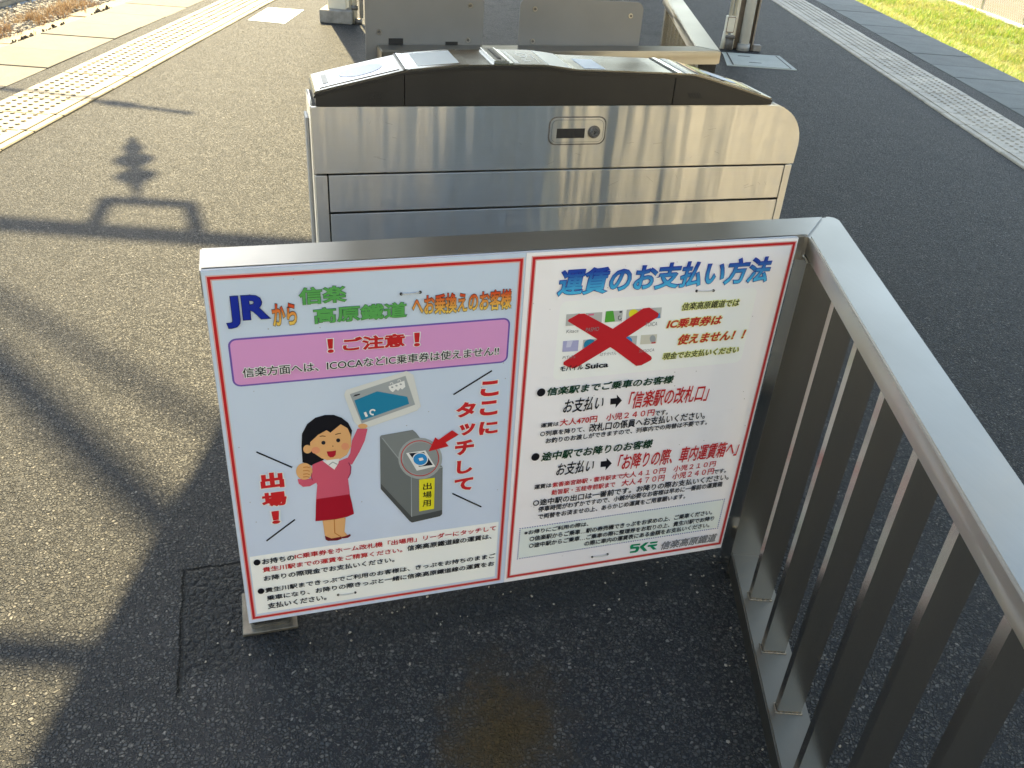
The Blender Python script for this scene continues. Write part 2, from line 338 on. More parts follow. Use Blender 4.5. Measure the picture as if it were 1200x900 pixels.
def b_prism(bm, pts, a0, a1, axis='y', bev=0.0):
    # pts: outline in the plane at right angles to axis
    def P(p, a): return {'y': (p[0], a, p[1]), 'x': (a, p[0], p[1]), 'z': (p[0], p[1], a)}[axis]
    A = [bm.verts.new(P(p, a0)) for p in pts]; B = [bm.verts.new(P(p, a1)) for p in pts]
    fs = [bm.faces.new(A), bm.faces.new(B[::-1])]
    for i in range(len(pts)):
        j = (i + 1) % len(pts); fs.append(bm.faces.new((A[i], B[i], B[j], A[j])))
    bmesh.ops.recalc_face_normals(bm, faces=fs)
    if bev: bmesh.ops.bevel(bm, geom=list({e for e in fs[0].edges} | {e for e in fs[1].edges}), offset=bev, segments=2, affect='EDGES')
    return bm
def prism(name, pts, a0, a1, m, parent=None, axis='y', bev=0.0):
    bm = bmesh.new(); b_prism(bm, pts, a0, a1, axis, bev); return link(name, bm, m, parent)
def b_tube(bm, p0, p1, r0, r1=None, n=12, cap=True):
    p0, p1 = Vector(p0), Vector(p1); r1 = r0 if r1 is None else r1
    d = (p1 - p0).normalized(); a = d.orthogonal().normalized(); b = d.cross(a)
    A = [bm.verts.new(p0 + (a * math.cos(2 * math.pi * i / n) + b * math.sin(2 * math.pi * i / n)) * r0) for i in range(n)]
    B = [bm.verts.new(p1 + (a * math.cos(2 * math.pi * i / n) + b * math.sin(2 * math.pi * i / n)) * r1) for i in range(n)]
    for i in range(n): f = bm.faces.new((A[i], A[(i + 1) % n], B[(i + 1) % n], B[i])); f.smooth = True
    if cap: bm.faces.new(A[::-1]); bm.faces.new(B)
    return bm
def tube(name, p0, p1, r, m, parent=None, n=14, r1=None):
    bm = bmesh.new(); b_tube(bm, p0, p1, r, r1, n); return link(name, bm, m, parent)
def rrect(x0, y0, x1, y1, r, n=5):
    P = []
    for cx, cy, a in ((x1 - r, y1 - r, 0), (x0 + r, y1 - r, 90), (x0 + r, y0 + r, 180), (x1 - r, y0 + r, 270)):
        for i in range(n + 1):
            t = math.radians(a + 90 * i / n); P.append((cx + r * math.cos(t), cy + r * math.sin(t)))
    return P
def copy_tree(o, parent=None):
    c = o.copy(); COL.objects.link(c); c.parent = parent
    for ch in o.children: copy_tree(ch, c)
    return c

# ------------------------------------------------------------------ print layout of the posters, in metres on the board
LEFT_TEXT = [('T', 'JR', 0.0313, 0.7047, 0.1025, 0.7646, 'navy'), ('T', 'から', 0.1063, 0.7031, 0.1466, 0.7454, 'orange'), ('T', '信楽', 0.1526, 0.7398, 0.2326, 0.7723, 'green'), ('T', '高原鐵道', 0.1749, 0.7009, 0.3377, 0.7326, 'green'), ('T', 'へお乗換えのお客様', 0.347, 0.7026, 0.5312, 0.7439, 'orange'), ('T', '！', 0.1952, 0.6412, 0.2061, 0.6699, 'redb'), ('T', 'ご注意', 0.2221, 0.6414, 0.3364, 0.6701, 'redb'), ('T', '！', 0.3503, 0.6397, 0.3615, 0.6686, 'redb'), ('T', '信楽方面へは、ICOCAなどIC乗車券は使えません!!', 0.047, 0.6058, 0.5131, 0.6254, 'blackw'), ('T', 'こ', 0.4809, 0.5149, 0.5178, 0.5501, 'redw'), ('T', 'こ', 0.4814, 0.4697, 0.5179, 0.5043, 'redw'), ('T', 'に', 0.4818, 0.4236, 0.5207, 0.4557, 'redw'), ('T', 'タ', 0.4332, 0.4714, 0.4734, 0.5067, 'redw'), ('T', 'ッ', 0.4415, 0.4272, 0.474, 0.4557, 'redw'), ('T', 'チ', 0.434, 0.3793, 0.4731, 0.4164, 'redw'), ('T', 'し', 0.439, 0.3316, 0.4722, 0.3657, 'redw'), ('T', 'て', 0.4353, 0.2871, 0.4748, 0.3199, 'redw'), ('T', '出', 0.0558, 0.3538, 0.0994, 0.3915, 'redw'), ('T', '場', 0.0541, 0.3084, 0.101, 0.3444, 'redw'), ('T', '！', 0.0692, 0.2646, 0.0846, 0.2971, 'redw'), ('T', '出', 0.37, 0.302, 0.3877, 0.3195, 'black'), ('T', '場', 0.3696, 0.2803, 0.388, 0.297, 'black'), ('T', '用', 0.3691, 0.2575, 0.3867, 0.2745, 'black'), ('T', '●', 0.025, 0.1626, 0.0382, 0.1784, 'blackb'), ('T', 'お持ちの', 0.0413, 0.1623, 0.105, 0.1778, 'bk'), ('T', 'IC乗車券をホーム改札機「出場用」リーダーにタッチして', 0.1057, 0.1643, 0.5314, 0.1787, 'rd'), ('T', '貴生川駅までの運賃をご精算ください。', 0.0402, 0.1408, 0.3267, 0.1547, 'rd'), ('T', '信楽高原鐵道線の運賃は、', 0.3368, 0.1417, 0.5228, 0.1572, 'bk'), ('T', 'お降りの際現金でお支払いください。', 0.0406, 0.1162, 0.3096, 0.1313, 'bk'), ('T', '●', 0.0258, 0.0825, 0.0391, 0.0982, 'blackb'), ('T', '貴生川駅まできっぷでご利用のお客様は、きっぷをお持ちのままご', 0.0404, 0.0834, 0.5341, 0.0975, 'bk'), ('T', '乗車になり、お降りの際きっぷと一緒に信楽高原鐵道線の運賃をお', 0.0417, 0.0601, 0.5333, 0.0748, 'bk'), ('T', '支払いください。', 0.0416, 0.0361, 0.163, 0.0529, 'bk')]
RIGHT_TEXT = [('T', '運賃のお支払い方法', 0.6194, 0.721, 1.0638, 0.7756, 'blue'), ('T', '信楽高原鐵道では', 0.8842, 0.6708, 1.0101, 0.6873, 'blacky'), ('T', 'IC乗車券は', 0.8573, 0.6317, 0.9791, 0.6535, 'redy'), ('T', '使えません！！', 0.8889, 0.5923, 1.0415, 0.6161, 'redy'), ('T', '現金でお支払いください', 0.8609, 0.5604, 1.0337, 0.576, 'blacky'), ('T', '●', 0.5972, 0.5019, 0.6147, 0.5206, 'blackb'), ('T', '信楽駅までご乗車のお客様', 0.6185, 0.5008, 0.8953, 0.5207, 'dgreen'), ('T', 'お支払い', 0.6568, 0.4542, 0.7436, 0.4889, 'bki'), ('T', '「信楽駅の改札口」', 0.8003, 0.4468, 0.9854, 0.4897, 'rdi'), ('T', '運賃は', 0.612, 0.4246, 0.6507, 0.4358, 'bk'), ('T', '大人470円\u3000小児２４０円', 0.6528, 0.4233, 0.8645, 0.4408, 'rd'), ('T', 'です。', 0.8661, 0.4221, 0.8964, 0.4354, 'bk'), ('T', '○列車を降りて、', 0.6122, 0.4021, 0.7104, 0.4156, 'bk'), ('T', '改札口の係員へお支払いください。', 0.7198, 0.3995, 0.9878, 0.4207, 'bk'), ('T', 'お釣りのお渡しができますので、列車内での両替は不要です。', 0.6258, 0.3829, 0.9967, 0.3969, 'bk'), ('T', '●', 0.5979, 0.342, 0.6156, 0.3614, 'blackb'), ('T', '途中駅でお降りのお客様', 0.6193, 0.3377, 0.8735, 0.3615, 'dgreen'), ('T', 'お支払い', 0.6568, 0.2934, 0.7416, 0.3278, 'bki'), ('T', '「お降りの際、車内運賃箱へ」', 0.7979, 0.2862, 1.0926, 0.3296, 'rdi'), ('T', '運賃は', 0.6105, 0.2644, 0.6492, 0.2773, 'bk'), ('T', '紫香楽宮跡駅・雲井駅まで', 0.6513, 0.2632, 0.8138, 0.2771, 'rd'), ('T', '大人４１０円\u3000小児２１０円', 0.8125, 0.2623, 1.0422, 0.2788, 'rd'), ('T', '勅旨駅・玉桂寺前駅まで', 0.6511, 0.2419, 0.7995, 0.2568, 'rd'), ('T', '大人４７０円\u3000小児２４０円', 0.8145, 0.2402, 1.0415, 0.2587, 'rd'), ('T', 'です。', 1.0419, 0.2398, 1.0735, 0.2524, 'bk'), ('T', '○途中駅の出口は一番前です。お降りの際お支払いください。', 0.6113, 0.2171, 1.0851, 0.2357, 'bk'), ('T', '停車時間がわずかですので、小銭が必要なお客様は早めに一番前の運賃箱', 0.6245, 0.1991, 1.0724, 0.2148, 'bk'), ('T', 'で両替をお済ませの上、あらかじめ運賃をご用意願います。', 0.6257, 0.1782, 0.9818, 0.1937, 'bk'), ('T', '※お帰りにご利用の際は、', 0.5975, 0.1376, 0.7492, 0.151, 'bk'), ('T', '○信楽駅からご乗車…駅の券売機できっぷをお求めの上、ご乗車ください。', 0.6111, 0.1163, 1.0632, 0.1317, 'bk'), ('T', '○途中駅からご乗車…ご乗車の際に整理券をお取りの上、貴生川駅でお降り', 0.6113, 0.0962, 1.0721, 0.1114, 'bk'), ('T', 'の際に車内の運賃表にある金額をお支払いください。', 0.7456, 0.0769, 1.064, 0.0924, 'bk'), ('T', '信楽高原鐵道', 0.945, 0.0267, 1.0923, 0.0534, 'bki2'), ('T', 'Kitaca', 0.6455, 0.6413, 0.6703, 0.6488, 'gy'), ('T', 'PASMO', 0.685, 0.6407, 0.7127, 0.6495, 'gyr'), ('T', 'TOICA', 0.8103, 0.6414, 0.8359, 0.6502, 'gy'), ('T', 'PiTaPa', 0.6436, 0.5839, 0.67, 0.5903, 'gy'), ('T', 'はやかけん', 0.7221, 0.583, 0.7571, 0.5906, 'gy'), ('T', 'SUGOCA', 0.8059, 0.5829, 0.8392, 0.5894, 'gy'), ('T', 'モバイル', 0.6411, 0.5558, 0.6894, 0.5679, 'blackb2'), ('T', 'Suica', 0.6936, 0.5555, 0.743, 0.5683, 'blackb2')]
